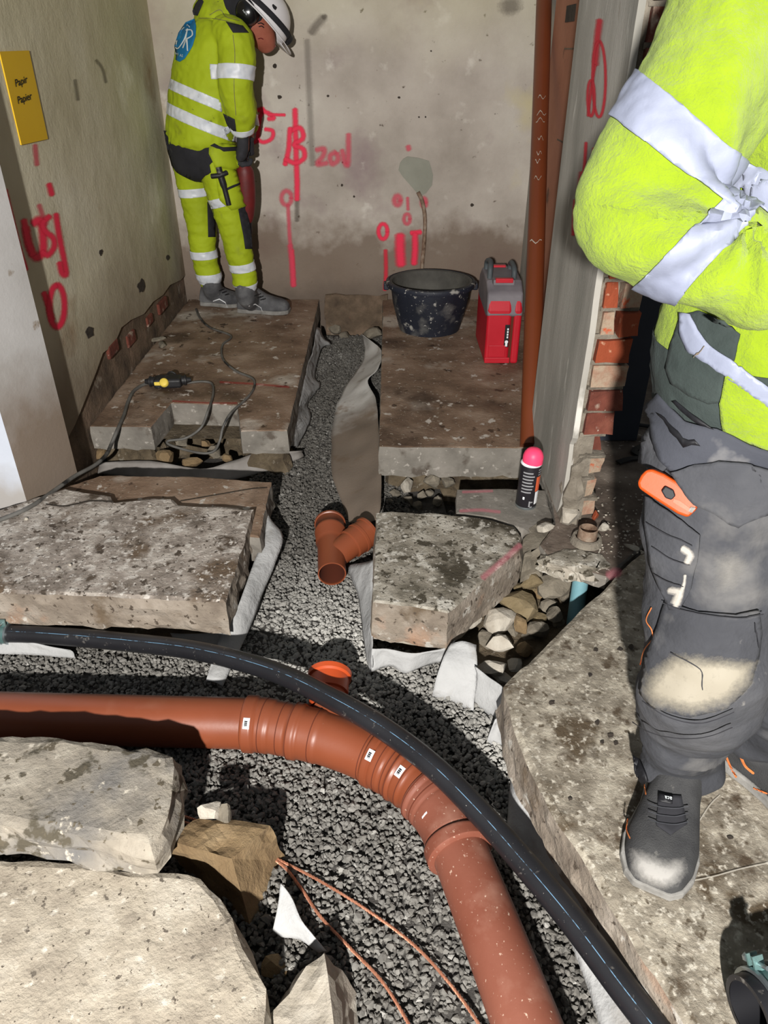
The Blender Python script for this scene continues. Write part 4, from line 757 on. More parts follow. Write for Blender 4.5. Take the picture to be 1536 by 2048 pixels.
# ---------------------------------------------------------------- spray can
sc = G(1051, 1010, -.02); rc = .0345
t = thing('spray_can', 'black spray paint can with a pink cap on the concrete ledge', 'spray can', sc)
v, f = lathe(sc, (.02, 0, 1), [(0, 0), (0, rc-.002), (.004, rc), (.16, rc), (.166, rc-.002)], 36); bd = mk('can_body', v, f, M['can_black'], t, True)
v, f = lathe(sc, (.02, 0, 1), [(.0005, rc+.0006), (.005, rc+.0012), (.009, rc+.0006)], 36); mk('bottom_rim', v, f, M['steel'], t, True)
v, f = lathe(sc, (.02, 0, 1), [(.160, rc-.001), (.164, rc+.0008), (.168, rc-.001), (.172, rc-.006), (.176, .012)], 36); mk('shoulder', v, f, M['sticker'], t, True)
v, f = lathe(sc+V((.003, 0, 0)), (.02, 0, 1), [(.166, rc-.001), (.19, rc-.001), (.202, rc-.005), (.212, .022), (.217, .012), (.218, 0)], 36); cp_ = mk('cap', v, f, M['can_pink'], t, True)
v, f = lathe(sc+V((.018, -.012, .188)), (.6, -.75, .2), [(0, .014), (.014, .013), (.0145, 0)], 20); mk('nozzle', v, f, M['can_pink'], cp_, True)
def canpatch(name, a0, a1, z0, z1, mat, par):
    vs = []; fs = []
    for k in range(9):
        an = math.radians(a0+(a1-a0)*k/8); d = V((math.sin(an), -math.cos(an), 0))
        vs += [sc+d*(rc+.0008)+V((.02*z0, 0, z0)), sc+d*(rc+.0008)+V((.02*z1, 0, z1))]
    for k in range(8): fs.append((2*k, 2*k+2, 2*k+3, 2*k+1))
    return mk(name, vs, fs, M[mat], par)
canpatch('orange_panel', 30, 80, .07, .125, 'can_orange', bd)
canpatch('white_panel', 34, 80, .02, .068, 'sticker', bd)
for k in range(7): canpatch('print_line', -50, 6+5*(k % 3), .066+.012*k, .071+.012*k, 'can_grey', bd)
for k in range(3): canpatch('print_line', 38, 70, .13+.009*k, .134+.009*k, 'can_grey', bd)
canpatch('white_mark', -34, -24, .04, .05, 'sticker', bd); canpatch('white_mark', 2, 10, .013, .035, 'can_grey', bd); canpatch('white_mark', 10, 24, .028, .033, 'can_grey', bd); canpatch('white_mark', 10, 24, .010, .014, 'can_grey', bd)
# ---------------------------------------------------------------- brown pipe leaning in the corner
b0 = G(1062, 905, 0)+V((0, .04, .0)); b0.z = .005; b1 = PY(1089, -20, 4.36); d = (b1-b0).normalized(); b1 = b1+d*.02
t = thing('leaning_pipe', 'long brown plastic pipe leaning from the ledge into the back corner', 'pipe', b0)
v, f = tube_geo([b0.lerp(b1, k/10) for k in range(11)], .037, 28); mk('pipe_body', v, f, M['pipe_brown'], t, True)
rnd = random.Random(3)
for k in range(8):   # lime smears on the pipe
    p = b0.lerp(b1, .52+.03*k+rnd.uniform(-.01, .01)) if k < 7 else b0.lerp(b1, .38); tt = d; n0 = (O-p).normalized(); n0 = (n0-tt*n0.dot(tt)).normalized(); s = tt.cross(n0); vs = []; fs = []
    a0, a1 = rnd.uniform(-.8, -.2), rnd.uniform(.1, .8)
    for j in range(7):
        a = a0+(a1-a0)*j/6; nn = n0*math.cos(a)+s*math.sin(a); wob = .012*math.sin(j*1.3+k)
        vs += [p+nn*.0376+tt*(wob-.003), p+nn*.0376+tt*(wob+.002+.002*math.sin(j))]
    for j in range(6): fs.append((2*j, 2*j+2, 2*j+3, 2*j+1))
    mk('lime_smear', vs, fs, M['stone_pale'], t)
# ---------------------------------------------------------------- stubs and pipes in the floor by the nib
sp_ = G(1172, 1084, 0); t = thing('pipe_stub', 'short rusty steel pipe stub standing out of the floor by the brick nib', 'pipe', sp_)
v, f = lathe(sp_, (.02, 0, 1), [(0, .03), (.05, .029), (.052, .026), (.03, .025), (.028, 0)], 28); mk('stub', v, f, M['rust_steel'], t, True)
v, f = lathe(sp_, (.02, 0, 1), [(0, .05), (.02, .044), (.022, .036)], 20); mk('collar', v, f, M['mortar'], t)
bp0 = G(1146, 1268, -.22); bp1 = G(1164, 1140, -.05)
t = thing('blue_pipe', 'weathered blue-green pipe sloping down into the rubble hole', 'pipe', bp0); v, f = tube_geo([bp1.lerp(bp0, k/6) for k in range(0, 8)], .024, 20); mk('pipe_body', v, f, M['blue_pipe'], t, True)
# side room: white box, black strap
wbx = G(1245, 866, 0); v, f = boxat(wbx+V((0, .04, .035)), .058, .045, .035, -.12); bev(mk('white_box', v, f, M['white_card'], label='small white box on the side room floor behind the brick nib', cat='box', base=wbx), .003)
c = spline([G(x, y, .006) for x, y in ((1236, 925), (1258, 918), (1285, 914), (1268, 902), (1290, 890), (1330, 880))], 6); fr = frames(c); vs = []; fs = []
for p, (tt, a, b) in zip(c, fr):
    sd = V((-tt.y, tt.x, 0)).normalized()*.012; vs += [p-sd, p+sd]
for i in range(len(c)-1): fs.append((2*i, 2*i+1, 2*i+3, 2*i+2))
solid(mk('black_strap', vs, fs, M['black_plastic'], label='black strap lying on the side room floor near the white box', cat='strap', base=c[0]), .006)
v, f = tube_geo([G(1200, 838, .008), G(1360, 862, .008)], .008, 8); mk('dark_batten', v, f, M['black_plastic'], label='dark batten on the side room floor behind the white box', cat='batten', base=G(1280, 850, 0))
# ---------------------------------------------------------------- wall patch with its conduit
put_b = lambda px, py: PY(px, py, YB-.0015)
flat('plaster_patch', [(806, 318), (815, 313), (838, 316), (858, 322), (862, 334), (866, 350), (864, 370), (852, 386), (844, 390), (834, 386), (822, 372), (806, 354), (797, 340), (800, 326)], lambda x, y: PY(x, y, YB-.004), M['patch'], wb, 30, .008)
c = spline([PY(x, y, YB-.014) for x, y in ((836, 384), (845, 405), (850, 440), (848, 490), (844, 535), (842, 600))], 8); v, f = tube_geo(c, .0115, 12)
mk('conduit', v, f, M['rust_steel'], smooth=True, label='thin grey conduit bending down the back wall behind the bucket', cat='conduit', base=c[-1])
# ---------------------------------------------------------------- yellow sign
sg = [(-2, 103), (57, 101), (95, 278), (42, 290)]
cs_ = [PX(x, y, XL+.003) for x, y in sg]
t = thing('wall_sign', 'yellow sign reading Papir and Papier on the left wall', 'sign', cs_[3])
solid(mk('plate', cs_, [(0, 1, 2, 3)], M['sign_yellow'], t), .004)
put_s = lambda px, py: PX(px, py, XL+.0065)
lettering('word', 'Papir', (31, 174), (12.0, -4.6), (-3.2, -21), put_s, M['ink'], t, .012); lettering('word', 'Papier', (36, 208), (11.2, -4.0), (-3.2, -21), put_s, M['ink'], t, .012)
# ---------------------------------------------------------------- sprayed marks on the walls
R_, K_, D_s = M['red_spray'], M['pink_spray'], M['deep_spray']
paint('paint_marking', [([(10, 380), (22, 430), (38, 495), (52, 540)], 8), ([(52, 455), (58, 490), (72, 515), (86, 500), (84, 455), (78, 440), (66, 448)], 12), ([(100, 432), (86, 446), (90, 462), (106, 476), (108, 494), (96, 510), (84, 504)], 9), ([(112, 428), (118, 470), (128, 520), (132, 548), (124, 546), (119, 525)], 9), ([(98, 368), (104, 390)], 9), ([(48, 440), (56, 480), (66, 510)], 10)], put_l, 10, R_, wl, 'red sprayed letters usj')
paint('paint_marking', [(circ(114, 612, 15, 42, -100, 262, 14), 9), ([(88, 585), (96, 610), (104, 640)], 9)], put_l, 7, R_, wl, 'red sprayed zero')
paint('paint_marking', [[(70, 290), (74, 330)], [(78, 410), (92, 450)]], put_l, 8, K_, wl)
paint('paint_marking', [([(504, 226), (526, 218), (520, 236), (517, 262), (514, 280), (505, 284), (500, 274), (506, 266)], 6.5), ([(520, 220), (536, 226), (548, 236), (536, 238)], 6.5), ([(536, 229), (570, 230)], 4.5), ([(530, 258), (545, 262), (544, 276), (530, 284), (518, 282)], 6)], put_b, 6.5, R_, wb, 'red sprayed letters on the back wall')
paint('paint_marking', [([(590, 218), (592, 300), (594, 360), (594, 400)], 8), [(580, 262), (600, 256), (606, 276), (588, 290), (606, 298), (608, 316), (590, 326), (570, 318)], [(580, 256), (577, 300), (570, 330)]], put_b, 7.5, R_, wb, 'red sprayed B with a vertical arrow')
paint('paint_marking', [[(594, 400), (594, 442)]], put_b, 7, M['grey_smear'], wb)
paint('paint_marking', [(circ(573, 396, 10, 14), 7), ([(576, 410), (579, 470), (582, 500)], 6), ([(580, 490), (584, 530), (587, 572)], 8)], put_b, 7, K_, wb, 'pink sprayed ring on a stem')
paint('paint_marking', [([(583, 500), (585, 530), (587, 572)], 7)], put_b, 7, R_, wb)
paint('paint_marking', [[(632, 300), (648, 298), (646, 312), (634, 328), (654, 326)], [(672, 304), (660, 312), (664, 328), (676, 320), (674, 306)], [(684, 300), (690, 326), (696, 326), (697, 268)]], put_b, 8, K_, wb, 'faint pink sprayed figures')
paint('paint_marking', [(circ(766, 463, 9, 15), 6)], put_b, 6, R_, wb, 'red sprayed ring')
paint('paint_marking', [(circ(795, 401, 6, 9), 8), ([(816, 292), (818, 300)], 8), ([(815, 395), (816, 420)], 5), (circ(814, 438, 6, 10), 6), (circ(848, 405, 4, 8), 7)], put_b, 6, K_, wb)
paint('paint_marking', [([(800, 470), (800, 500), (802, 530)], 14), ([(822, 466), (842, 464)], 7), ([(830, 468), (830, 500), (828, 528)], 9)], put_b, 10, R_, wb, 'two thick red sprayed strokes')
paint('paint_marking', [([(771, 500), (772, 540), (770, 580)], 6), ([(771, 590), (772, 640)], 4)], put_b, 6, D_s, wb)
paint('paint_marking', [circ(1198, 158, 13, 76, -100, 262, 16), ([(1199, 40), (1194, 80), (1190, 130)], 10), [(1190, 130), (1182, 180), (1176, 232)], circ(1182, 196, 7, 36, -90, 270, 12)], put_n, 4.5, D_s, wn, 'red sprayed stretched figures')
paint('paint_marking', [([(1172, 285), (1168, 340), (1160, 400)], 5), ([(1165, 345), (1158, 405)], 10), ([(1187, 296), (1182, 330)], 4), ([(1150, 400), (1146, 470)], 6)], put_n, 5, D_s, wn)
paint('pink_line', [([(1040, 1090), (1005, 1122), (965, 1156)], 9)], lambda x, y: G(x, y, .003), 8, M['pink_floor'], D_)
paint('pink_line', [([(1216, 1152), (1232, 1144), (1238, 1150)], 12)], lambda x, y: G(x, y, .003), 8, M['pink_floor'], E_)
paint('pink_line', [([(920, 1022), (960, 1020), (1000, 1024)], 5), ([(925, 984), (985, 982)], 4)], lambda x, y: G(x, y, -.018), 5, M['pink_floor'], L__)
paint('red_line', [([(440, 764), (510, 768), (578, 774)], 3), ([(345, 802), (420, 806), (474, 806)], 2.5)], lambda x, y: G(x, y, .003), 3, M['line_spray'], A_)
paint('soot_smear', [([(622, 66), (632, 52), (648, 34)], 12)], put_b, 10, M['grey_smear'], wb); paint('soot_smear', [([(646, 36), (652, 31)], 7)], put_b, 7, M['grey_smear'], wb)
paint('drip_stain', [([(614, 80), (617, 150), (621, 250), (625, 330)], 9)], put_b, 9, M['drip'], wb)
paint('soot_smear', [([(1020, 4), (1022, 20)], 30)], put_b, 30, M['grey_smear'], wb)
paint('grinder_mark', [([(192, 120), (205, 138), (212, 165)], 5), ([(150, 160), (156, 200)], 6)], put_l, 6, M['grey_smear'], wl)
rnd = random.Random(9)
for px, py, r in ((283, 573, 9), (180, 664, 9), (202, 505, 4), (336, 515, 4)):
    flat('chipped_hole', [(px+r*rnd.uniform(.6, 1.1)*math.cos(a), py+r*1.7*rnd.uniform(.6, 1.1)*math.sin(a)) for a in [k*.5236 for k in range(12)]], lambda x, y: PX(x, y, XL+.002), M['hole'], wl, 30, .002)
for px, py, r in ((550, 132, 5), (559, 194, 5), (656, 192, 3), (798, 195, 3), (838, 234, 2), (851, 234, 2), (862, 102, 2), (684, 370, 3), (708, 393, 2.5), (685, 325, 2), (944, 410, 4)):
    flat('chipped_hole', [(px+r*rnd.uniform(.7, 1.1)*math.cos(a), py+r*rnd.uniform(.7, 1.1)*math.sin(a)) for a in [k*.7854 for k in range(8)]], lambda x, y: PY(x, y, YB-.002), M['hole'], wb, 30, .002)
paint('red_line', [([(1462, 1380), (1482, 1398), (1500, 1416)], 7)], lambda x, y: G(x, y, .003), 7, M['deep_spray'], E_)
# ---------------------------------------------------------------- the two workers
M['hivis'] = pm('hivis', [C(146,162,16), C(164,182,26)], 5, 5, .75, .25, 40, bdist=.006, spots=[(C(120,124,40), 6, .60, .74), (C(70,72,40), 30, .68, .74), (C(52,54,36), 12, .70, .76)])
M['hivis_leg'] = pm('hivis_leg', [C(146,162,16), C(164,182,26)], 6, 5, .75, .25, 40, bdist=.006, spots=[(C(120,126,44), 7, .60, .74), (C(60,62,40), 26, .70, .76)])
M['fleece'] = pm('fleece', [C(112,134,2), C(126,148,6)], 30, 6, .95, .9, 210, bdist=.004, sheen=.15, spots=[(C(100,114,12), 8, .68, .80)], bump2=(.5, 60, .006))
M['tape_bright'] = pm('tape_bright', [C(190,196,204), C(214,216,220)], 30, 4, .4, .12, 50, spots=[(C(150,150,152), 14, .62, .72)], bdist=.003)  # retroreflected lamp light put into the base colour as near-white
M['tape_grey'] = pm('tape_grey', [C(112,117,134), C(130,135,152)], 12, 4, .5, .2, 26, spots=[(C(144,148,160), 16, .62, .74)], bdist=.005)
M['cloth_black'] = pm('cloth_black', [C(28,28,32), C(42,42,46)], 9, 5, .9, .25, 60, bdist=.004, spots=[(C(80,80,80), 14, .68, .78)])
M['cloth_dark'] = pm('cloth_dark', [C(42,43,47), C(58,59,63), C(76,76,78)], 5, 7, .92, .35, 60, bdist=.005, spots=[(C(104,102,99), 6, .58, .76), (C(140,136,130), 22, .68, .78)], bump2=(.6, 16, .016))
M['cloth_slate'] = pm('cloth_slate', [C(46,48,55), C(62,64,71)], 6, 6, .9, .3, 80, bdist=.004, spots=[(C(120,118,116), 9, .62, .76)])
M['knee_worn'] = pm('knee_worn', [C(84,81,76), C(142,135,121), C(162,155,140)], 7, 7, .9, .4, 60, bdist=.006, spots=[(C(96,96,98), 9, .58, .70)])
M['sweater'] = pm('sweater', [C(36,44,42), C(50,58,56)], 12, 5, .95, .5, 220, bdist=.003, spots=[(C(150,148,142), 60, .76, .80)])
M['boot_dark'] = pm('boot_dark', [C(60,60,62), C(88,88,90), C(112,112,112)], 12, 6, .9, .4, 120, bdist=.004, spots=[(C(150,148,144), 20, .64, .74)])
M['boot_mesh'] = pm('boot_mesh', [C(46,46,48), C(66,66,66)], 22, 5, .9, .8, 330, bdist=.003, spots=[(C(120,118,112), 30, .64, .76)])
M['boot_dust'] = pm('boot_dust', [C(60,59,57), C(140,137,132), C(172,169,165)], 70, 5, .95, .6, 120, bdist=.004)
M['sole'] = pm('sole', [C(104,102,98), C(146,144,140)], 24, 5, .9, .4, 120, bdist=.003)
M['glove'] = pm('glove', [C(34,34,38), C(54,54,58)], 20, 5, .9, .4, 90, bdist=.004)
M['skin'] = pm('skin', [C(150,84,66), C(172,104,84)], 14, 5, .55, .1, 90)
M['helmet'] = pm('helmet', [C(206,204,206), C(222,220,220)], 4, 3, .35, .02, 60, spots=[(C(150,146,142), 12, .68, .76)])
M['muff'] = pm('muff', [C(16,16,18)], rough=.22, bump=0, spec=.6)
M['blue_logo'] = pm('blue_logo', [C(20,104,150), C(28,114,160)], 4, 3, .7, .1, 60)
M['logo_white'] = pm('logo_white', [C(206,214,214)], rough=.7, bump=0)
M['orange'] = pm('orange', [C(158,58,8), C(166,64,12)], 6, 3, .42, .02, 60)
M['orange_trim'] = pm('orange_trim', [C(206,120,66)], rough=.7, bump=0)
M['tool_red'] = pm('tool_red', [C(112,30,30), C(84,30,30)], 12, 4, .5, .1, 60)
def loft(secs, seg=24):
    """closed tube: sections (centre, r1, r2, axis1 or None); ends rounded off"""
    C_ = [V(s[0]) for s in secs]; fr = frames(C_); rings = []
    def rg(c, t, a, r1, r2):
        a = (a-t*a.dot(t)).normalized(); b = t.cross(a); return [c+a*(math.cos(2*math.pi*k/seg)*r1)+b*(math.sin(2*math.pi*k/seg)*r2) for k in range(seg)]
    n = len(secs)
    for i, s in enumerate(secs):
        t, a, b = fr[i]; a = V(s[3]) if len(s) > 3 and s[3] is not None else a
        if i == 0:
            for k in (.25, .7): rings.append(rg(C_[0]-t*min(s[1], s[2])*.45*math.cos(k*1.5), t, a, s[1]*math.sin(k*1.5), s[2]*math.sin(k*1.5)))
        rings.append(rg(C_[i], t, a, s[1], s[2]))
        if i == n-1:
            for k in (.7, .25): rings.append(rg(C_[i]+t*min(s[1], s[2])*.45*math.cos(k*1.5), t, a, s[1]*math.sin(k*1.5), s[2]*math.sin(k*1.5)))
    vs = [v for r in rings for v in r]; fs = []
    for i in range(len(rings)-1):
        for k in range(seg): fs.append((i*seg+k, i*seg+(k+1) % seg, (i+1)*seg+(k+1) % seg, (i+1)*seg+k))
    fs.append(tuple(range(seg))[::-1]); fs.append(tuple((len(rings)-1)*seg+k for k in range(seg))); return vs, fs
def sloft(secs, n=5, seg=24):
    """smooth version: splines the centres and radii first"""
    P = spline([tuple(V(s[0]))+(s[1], s[2]) for s in secs], n); ax = secs[0][3] if len(secs[0]) > 3 else None
    return loft([(V(p[:3]), float(p[3]), float(p[4]), ax) for p in P], seg)
def fuse(geos, voxel, smooth=3):
    """several closed shapes -> one continuous surface"""
    vs, fs = join(*geos); me = bpy.data.meshes.new('tmp'); me.from_pydata([tuple(v) for v in vs], [], [tuple(f) for f in fs]); o = bpy.data.objects.new('tmp', me); COL.objects.link(o)
    m = o.modifiers.new('r', 'REMESH'); m.mode = 'VOXEL'; m.voxel_size = voxel; m.use_smooth_shade = True
    dg = bpy.context.evaluated_depsgraph_get(); dg.update(); e = bpy.data.meshes.new_from_object(o.evaluated_get(dg)); bpy.data.objects.remove(o, do_unlink=True); bpy.data.meshes.remove(me)
    bm = bmesh.new(); bm.from_mesh(e); bpy.data.meshes.remove(e)
    for _ in range(smooth): bmesh.ops.smooth_vert(bm, verts=bm.verts[:], factor=.5, use_axis_x=True, use_axis_y=True, use_axis_z=True)
    bm.normal_update(); return bm
def wrinkle(bm, fn):
    bm.normal_update(); mv = [(v, v.normal.copy()*fn(v.co, v.normal)) for v in bm.verts]
    for v, d in mv: v.co += d
    bm.normal_update(); return bm
def bvh(bm): return BVHTree.FromBMesh(bm)
def put_on(tree, off, fallback=None):
    """pixel -> the point of the worn garment seen there, lifted off along its normal"""
    def f(px, py):
        d = ray(px, py).normalized(); h = tree.ray_cast(O, d)
        if h[0] is None:
            best = None
            for k in range(1, 14):
                for sx, sy in ((1, 0), (-1, 0), (0, 1), (0, -1), (1, 1), (-1, 1), (1, -1), (-1, -1)):
                    h = tree.ray_cast(O, ray(px+sx*k*4, py+sy*k*4).normalized())
                    if h[0] is not None: best = h; break
                if best: break
            if not best: return O+d*(fallback or 1.0)
            h = best; q_ = O+d*((h[0]-O).length); return q_+h[1]*off
        return h[0]+h[1]*off
    return f
def decal(name, pts, tree, mat, parent, off=.002, th=.002, maxlen=12, smooth=True, label=None):
    p, f = poly2d(pts, maxlen); pu = put_on(tree, off); o = mk(name, [pu(*q_) for q_ in p], f, mat, parent, smooth, label=label); return solid(o, th, 0)
def band(name, bm, a, b, mat, parent, keep=None, off=.0025):
    """strip of the garment between two planes through a and b (normals along a->b or given), lifted off the cloth"""
    (pa, na), (pb, nb) = a, b; c = bm.copy()
    bmesh.ops.bisect_plane(c, geom=c.verts[:]+c.edges[:]+c.faces[:], plane_co=pa, plane_no=na, clear_inner=True)
    bmesh.ops.bisect_plane(c, geom=c.verts[:]+c.edges[:]+c.faces[:], plane_co=pb, plane_no=nb, clear_outer=True)
    if keep:
        bad = [f for f in c.faces if not keep(f.calc_center_median())]; bmesh.ops.delete(c, geom=bad, context='FACES')
    c.normal_update()
    for v in c.verts: v.co += v.normal*off
    if not c.faces: c.free(); return None
    return solid(mkbm(name, c, mat, parent, True), .002, 0)
def near_seg(p, a, b, r):
    t = max(0, min(1, (p-a).dot(b-a)/(b-a).length_squared)); return (p-(a+(b-a)*t)).length < r
def boot(parent, heel, toe, wd, hgt, shaft, mat, voxel=.006, solemat=None, name='boot'):
    """heel, toe on the ground; shaft: list of (centre, radius)"""
    d = (toe-heel); L = d.length; d.normalize(); s = V((d.y, -d.x, 0)); z = V((0, 0, 1))
    prof = [(.0, .30, .30), (.04, .36, .55), (.15, .40, .95), (.30, .39, .98), (.42, .40, .80), (.56, .46, .60), (.70, .51, .50), (.84, .48, .44), (.94, .38, .36), (.99, .24, .25)]
    sec = []
    vs = []; fs = []; seg = 20
    for t, hw, hh in prof:
        c = heel+d*(L*t)
        for k in range(seg):
            an = 2*math.pi*k/seg; x = math.cos(an); y = math.sin(an); x = math.copysign(abs(x)**.75, x); yy = (y if y > 0 else max(y, -.35))
            vs.append(c+s*(x*hw*wd)+z*(.018+hgt*hh*(yy+.35)/1.35))
    for i in range(len(prof)-1):
        for k in range(seg): fs.append((i*seg+k, i*seg+(k+1) % seg, (i+1)*seg+(k+1) % seg, (i+1)*seg+k))
    fs.append(tuple(range(seg))[::-1]); fs.append(tuple((len(prof)-1)*seg+k for k in range(seg)))
    bm = fuse([(vs, fs)]+([sloft([(c, r, r*1.15, d) for c, r in shaft], 3, 18)] if shaft else []), voxel, 2)
    tree = bvh(bm); o = mkbm(name, bm.copy(), mat, parent, True)
    out = []
    for t, hw, hh in prof: out.append((t, hw*1.07))
    ring = [heel+d*(L*t)+s*(hw*wd) for t, hw in out]+[heel+d*(L*t)-s*(hw*wd) for t, hw in out[::-1]]
    m = len(ring); v2 = [V((p.x, p.y, zz))+(d*.003 if zz > .01 else V((0, 0, 0))) for zz in (.001, .024) for p in ring]
    so = mk('sole', v2, [tuple(range(m))[::-1], tuple(range(m, 2*m))]+[(i, (i+1) % m, m+(i+1) % m, m+i) for i in range(m)], solemat or M['sole'], o); bev(so, .004)
    return o, tree, bm
# ================================================================ worker by the back wall
W = PY
foot_n = G(520, 630, 0); foot_f = G(432, 614, 0)
w1 = thing('person', 'worker in dirty yellow high-visibility clothes and white helmet facing the back wall corner', 'person', (-.62, 4.25, 0))
fx = V((.86, .5, 0)).normalized(); sx_ = V((.5, -.86, 0)).normalized()          # facing, towards his right
Yn, Yf = 4.17, 4.38
hipn, kneen, ankn = W(428, 300, Yn), W(466, 452, Yn), W(492, 585, Yn+.02)
hipf, kneef, ankf = W(375, 300, Yf), W(402, 452, Yf), W(420, 572, Yf)
Yc = 4.28
T0, T1, T2, T3, T4 = W(402, 272, Yc), W(408, 200, Yc), W(420, 120, Yc), W(436, 52, Yc+.01), W(462, 14, Yc+.02)
shn, eln, wrn, hdn = W(470, 78, Yc-.17), W(474, 190, Yc-.20), W(486, 262, Yc-.14), W(487, 300, Yc-.12)
shf, elf, wrf, hdf = W(440, 70, Yc+.16), W(478, 190, Yc+.16), W(496, 250, Yc+.03), W(494, 292, Yc-.02)
head = W(508, 38, Yc+.02)
# body (one continuous mesh under the clothes)
hd_dir = V((.80, .40, -.45)).normalized()
bm = fuse([sloft([(T0-V((0, 0, .06)), .11, .15, fx), (T1, .10, .14, fx), (T2, .11, .16, fx), (T3, .08, .12, fx), (T4, .055, .06, fx)], 4), sloft([(T3+V((0, 0, .02)), .06, .06), (T4, .055, .055), (head-V((.02, 0, .02)), .06, .06)], 4),
    sloft([(head-hd_dir*.02+V((0, 0, .10)), .03, .03), (head+V((0, 0, .06)), .085, .075), (head, .095, .076), (head+hd_dir*.05-V((0, 0, .06)), .07, .06), (head+hd_dir*.07-V((0, 0, .09)), .04, .04)], 4), sloft([(W(522, 50, Yc-.02), .014, .014), (W(532, 64, Yc-.01), .017, .017), (W(526, 69, Yc-.01), .014, .014)], 3),
    sloft([(shn, .05, .05), (eln, .042, .042), (wrn, .03, .03), (hdn, .03, .03)], 4), sloft([(shf, .05, .05), (elf, .042, .042), (wrf, .03, .03), (hdf, .03, .03)], 4),
    sloft([(hipn, .08, .08), (kneen, .055, .055), (ankn+V((0, 0, .06)), .035, .035)], 4), sloft([(hipf, .08, .08), (kneef, .055, .055), (ankf+V((0, 0, .06)), .035, .035)], 4)], .008, 3)
tree_body = bvh(bm); mkbm('body', bm, M['skin'], w1, True)
# trousers
def wr_leg(sc, amp, sd):
    def fn(p, n): return amp*(N3((p.x*.6, p.y*.6, p.z*1.9), sc, sd)+.5*N3((p.x, p.y, p.z*2.2), sc*2.3, sd+3))
    return fn
bm = fuse([sloft([(W(402, 262, Yc), .15, .18, fx), (W(402, 300, Yc), .16, .19, fx), (W(402, 335, Yc), .14, .18, fx)], 4),
    sloft([(hipn, .095, .10), (W(446, 372, Yn), .098, .095), (kneen, .082, .082), (W(478, 505, Yn), .074, .074), (W(487, 545, Yn+.01), .066, .068), (W(490, 562, Yn+.01), .070, .070), (W(492, 580, Yn+.01), .050, .052)], 5),
    sloft([(hipf, .095, .10), (W(388, 372, Yf), .09, .09), (kneef, .080, .080), (W(407, 505, Yf), .074, .074), (W(414, 535, Yf), .068, .070), (W(418, 552, Yf), .072, .072), (W(419, 570, Yf), .052, .052)], 5)], .008, 3)
wrinkle(bm, wr_leg(16, .006, 1)); tr = bvh(bm); tro = mkbm('trousers', bm.copy(), M['hivis_leg'], w1, True); trb = bm
decal('black_seat', [(330, 262), (337, 298), (346, 331), (356, 344), (380, 356), (400, 364), (412, 352), (423, 345), (420, 330), (428, 322), (420, 308), (418, 275), (400, 268), (360, 262)], tr, M['cloth_black'], tro, .007, .003, 8)
decal('thigh_pocket', [(419, 308), (420, 288), (470, 292), (473, 305), (475, 335), (462, 340), (430, 334)], tr, M['hivis_leg'], tro, .008, .008); decal('pocket_flap', [(420, 289), (420, 296), (445, 303), (468, 302), (468, 296), (444, 296)], tr, M['cloth_black'], tro, .017, .002); decal('pocket_flap', [(422, 277), (422, 282), (450, 287), (466, 290), (465, 285), (448, 281)], tr, M['cloth_black'], tro, .017, .002)
decal('leg_pocket', [(428, 330), (470, 340), (482, 380), (490, 412), (462, 420), (440, 400)], tr, M['hivis_leg'], tro, .007, .006); decal('pocket_seam', [(452, 376), (476, 365), (477, 368), (454, 380)], tr, M['cloth_black'], tro, .011, .002)
decal('knee_panel', [(476, 418), (490, 412), (497, 440), (502, 470), (504, 498), (490, 498), (486, 470), (480, 440)], tr, M['cloth_black'], tro, .003, .002); decal('knee_panel', [(414, 404), (424, 404), (430, 440), (430, 474), (416, 474)], tr, M['cloth_black'], tro, .003, .002)
def legband(y0, y1, xc, Y_, ax0, ax1, tilt=0.0):
    d = (ax1-ax0).normalized(); d = (d+V((tilt, 0, 0))).normalized(); band('reflective_band', trb, (W(xc, y0, Y_), d), (W(xc, y1, Y_), d), M['tape_bright'], tro, lambda p: near_seg(p, ax0, ax1, .125))
legband(388, 407, 455, Yn, hipn.lerp(kneen, .3), kneen, .1); legband(524, 541, 483, Yn, kneen.lerp(ankn, .3), ankn); legband(567, 583, 492, Yn, kneen.lerp(ankn, .5), ankn)
legband(374, 391, 385, Yf, hipf.lerp(kneef, .3), kneef); legband(499, 515, 408, Yf, kneef.lerp(ankf, .3), ankf); legband(545, 565, 417, Yf, kneef.lerp(ankf, .5), ankf)
# boots
for hp_, tp, an in ((G(478, 622, 0), G(580, 626, 0), W(490, 588, Yn)), (G(404, 608, 0), G(482, 612, 0), W(424, 574, Yf))):
    o, tb, bb = boot(w1, hp_, tp, .115, .145, [(V((hp_.x+.085, hp_.y, .06)), .056), (V((an.x*.6+(hp_.x+.085)*.4, an.y, .13)), .056), (an+V((0, 0, .05)), .052)], M['boot_dark'])
    bx_ = (hp_+tp)/2
    pp = W
    x0 = 497 if hp_.x > -.9 and an.y < Yn+.05 else 426
    y0 = 612 if x0 == 497 else 602
    pu = put_on(tb, .002); vs = []; fs = []
    for (ax_, ay_) in ((0, 0), (13, -4), (25, 3), (29, 13)): vs += [pu(x0+ax_, y0+ay_-1), pu(x0+ax_, y0+ay_+1)]
    mk('white_flash', vs, [(2*i, 2*i+1, 2*i+3, 2*i+2) for i in range(3)], M['sticker'], o)
    for k in range(3): v, f = tube_geo([W(x0+12+k*6, y0-20+k*4, an.y-.07), W(x0+20+k*5, y0-24+k*5, an.y-.055)], .003, 6); mk('lace', v, f, M['ink'], o, True)
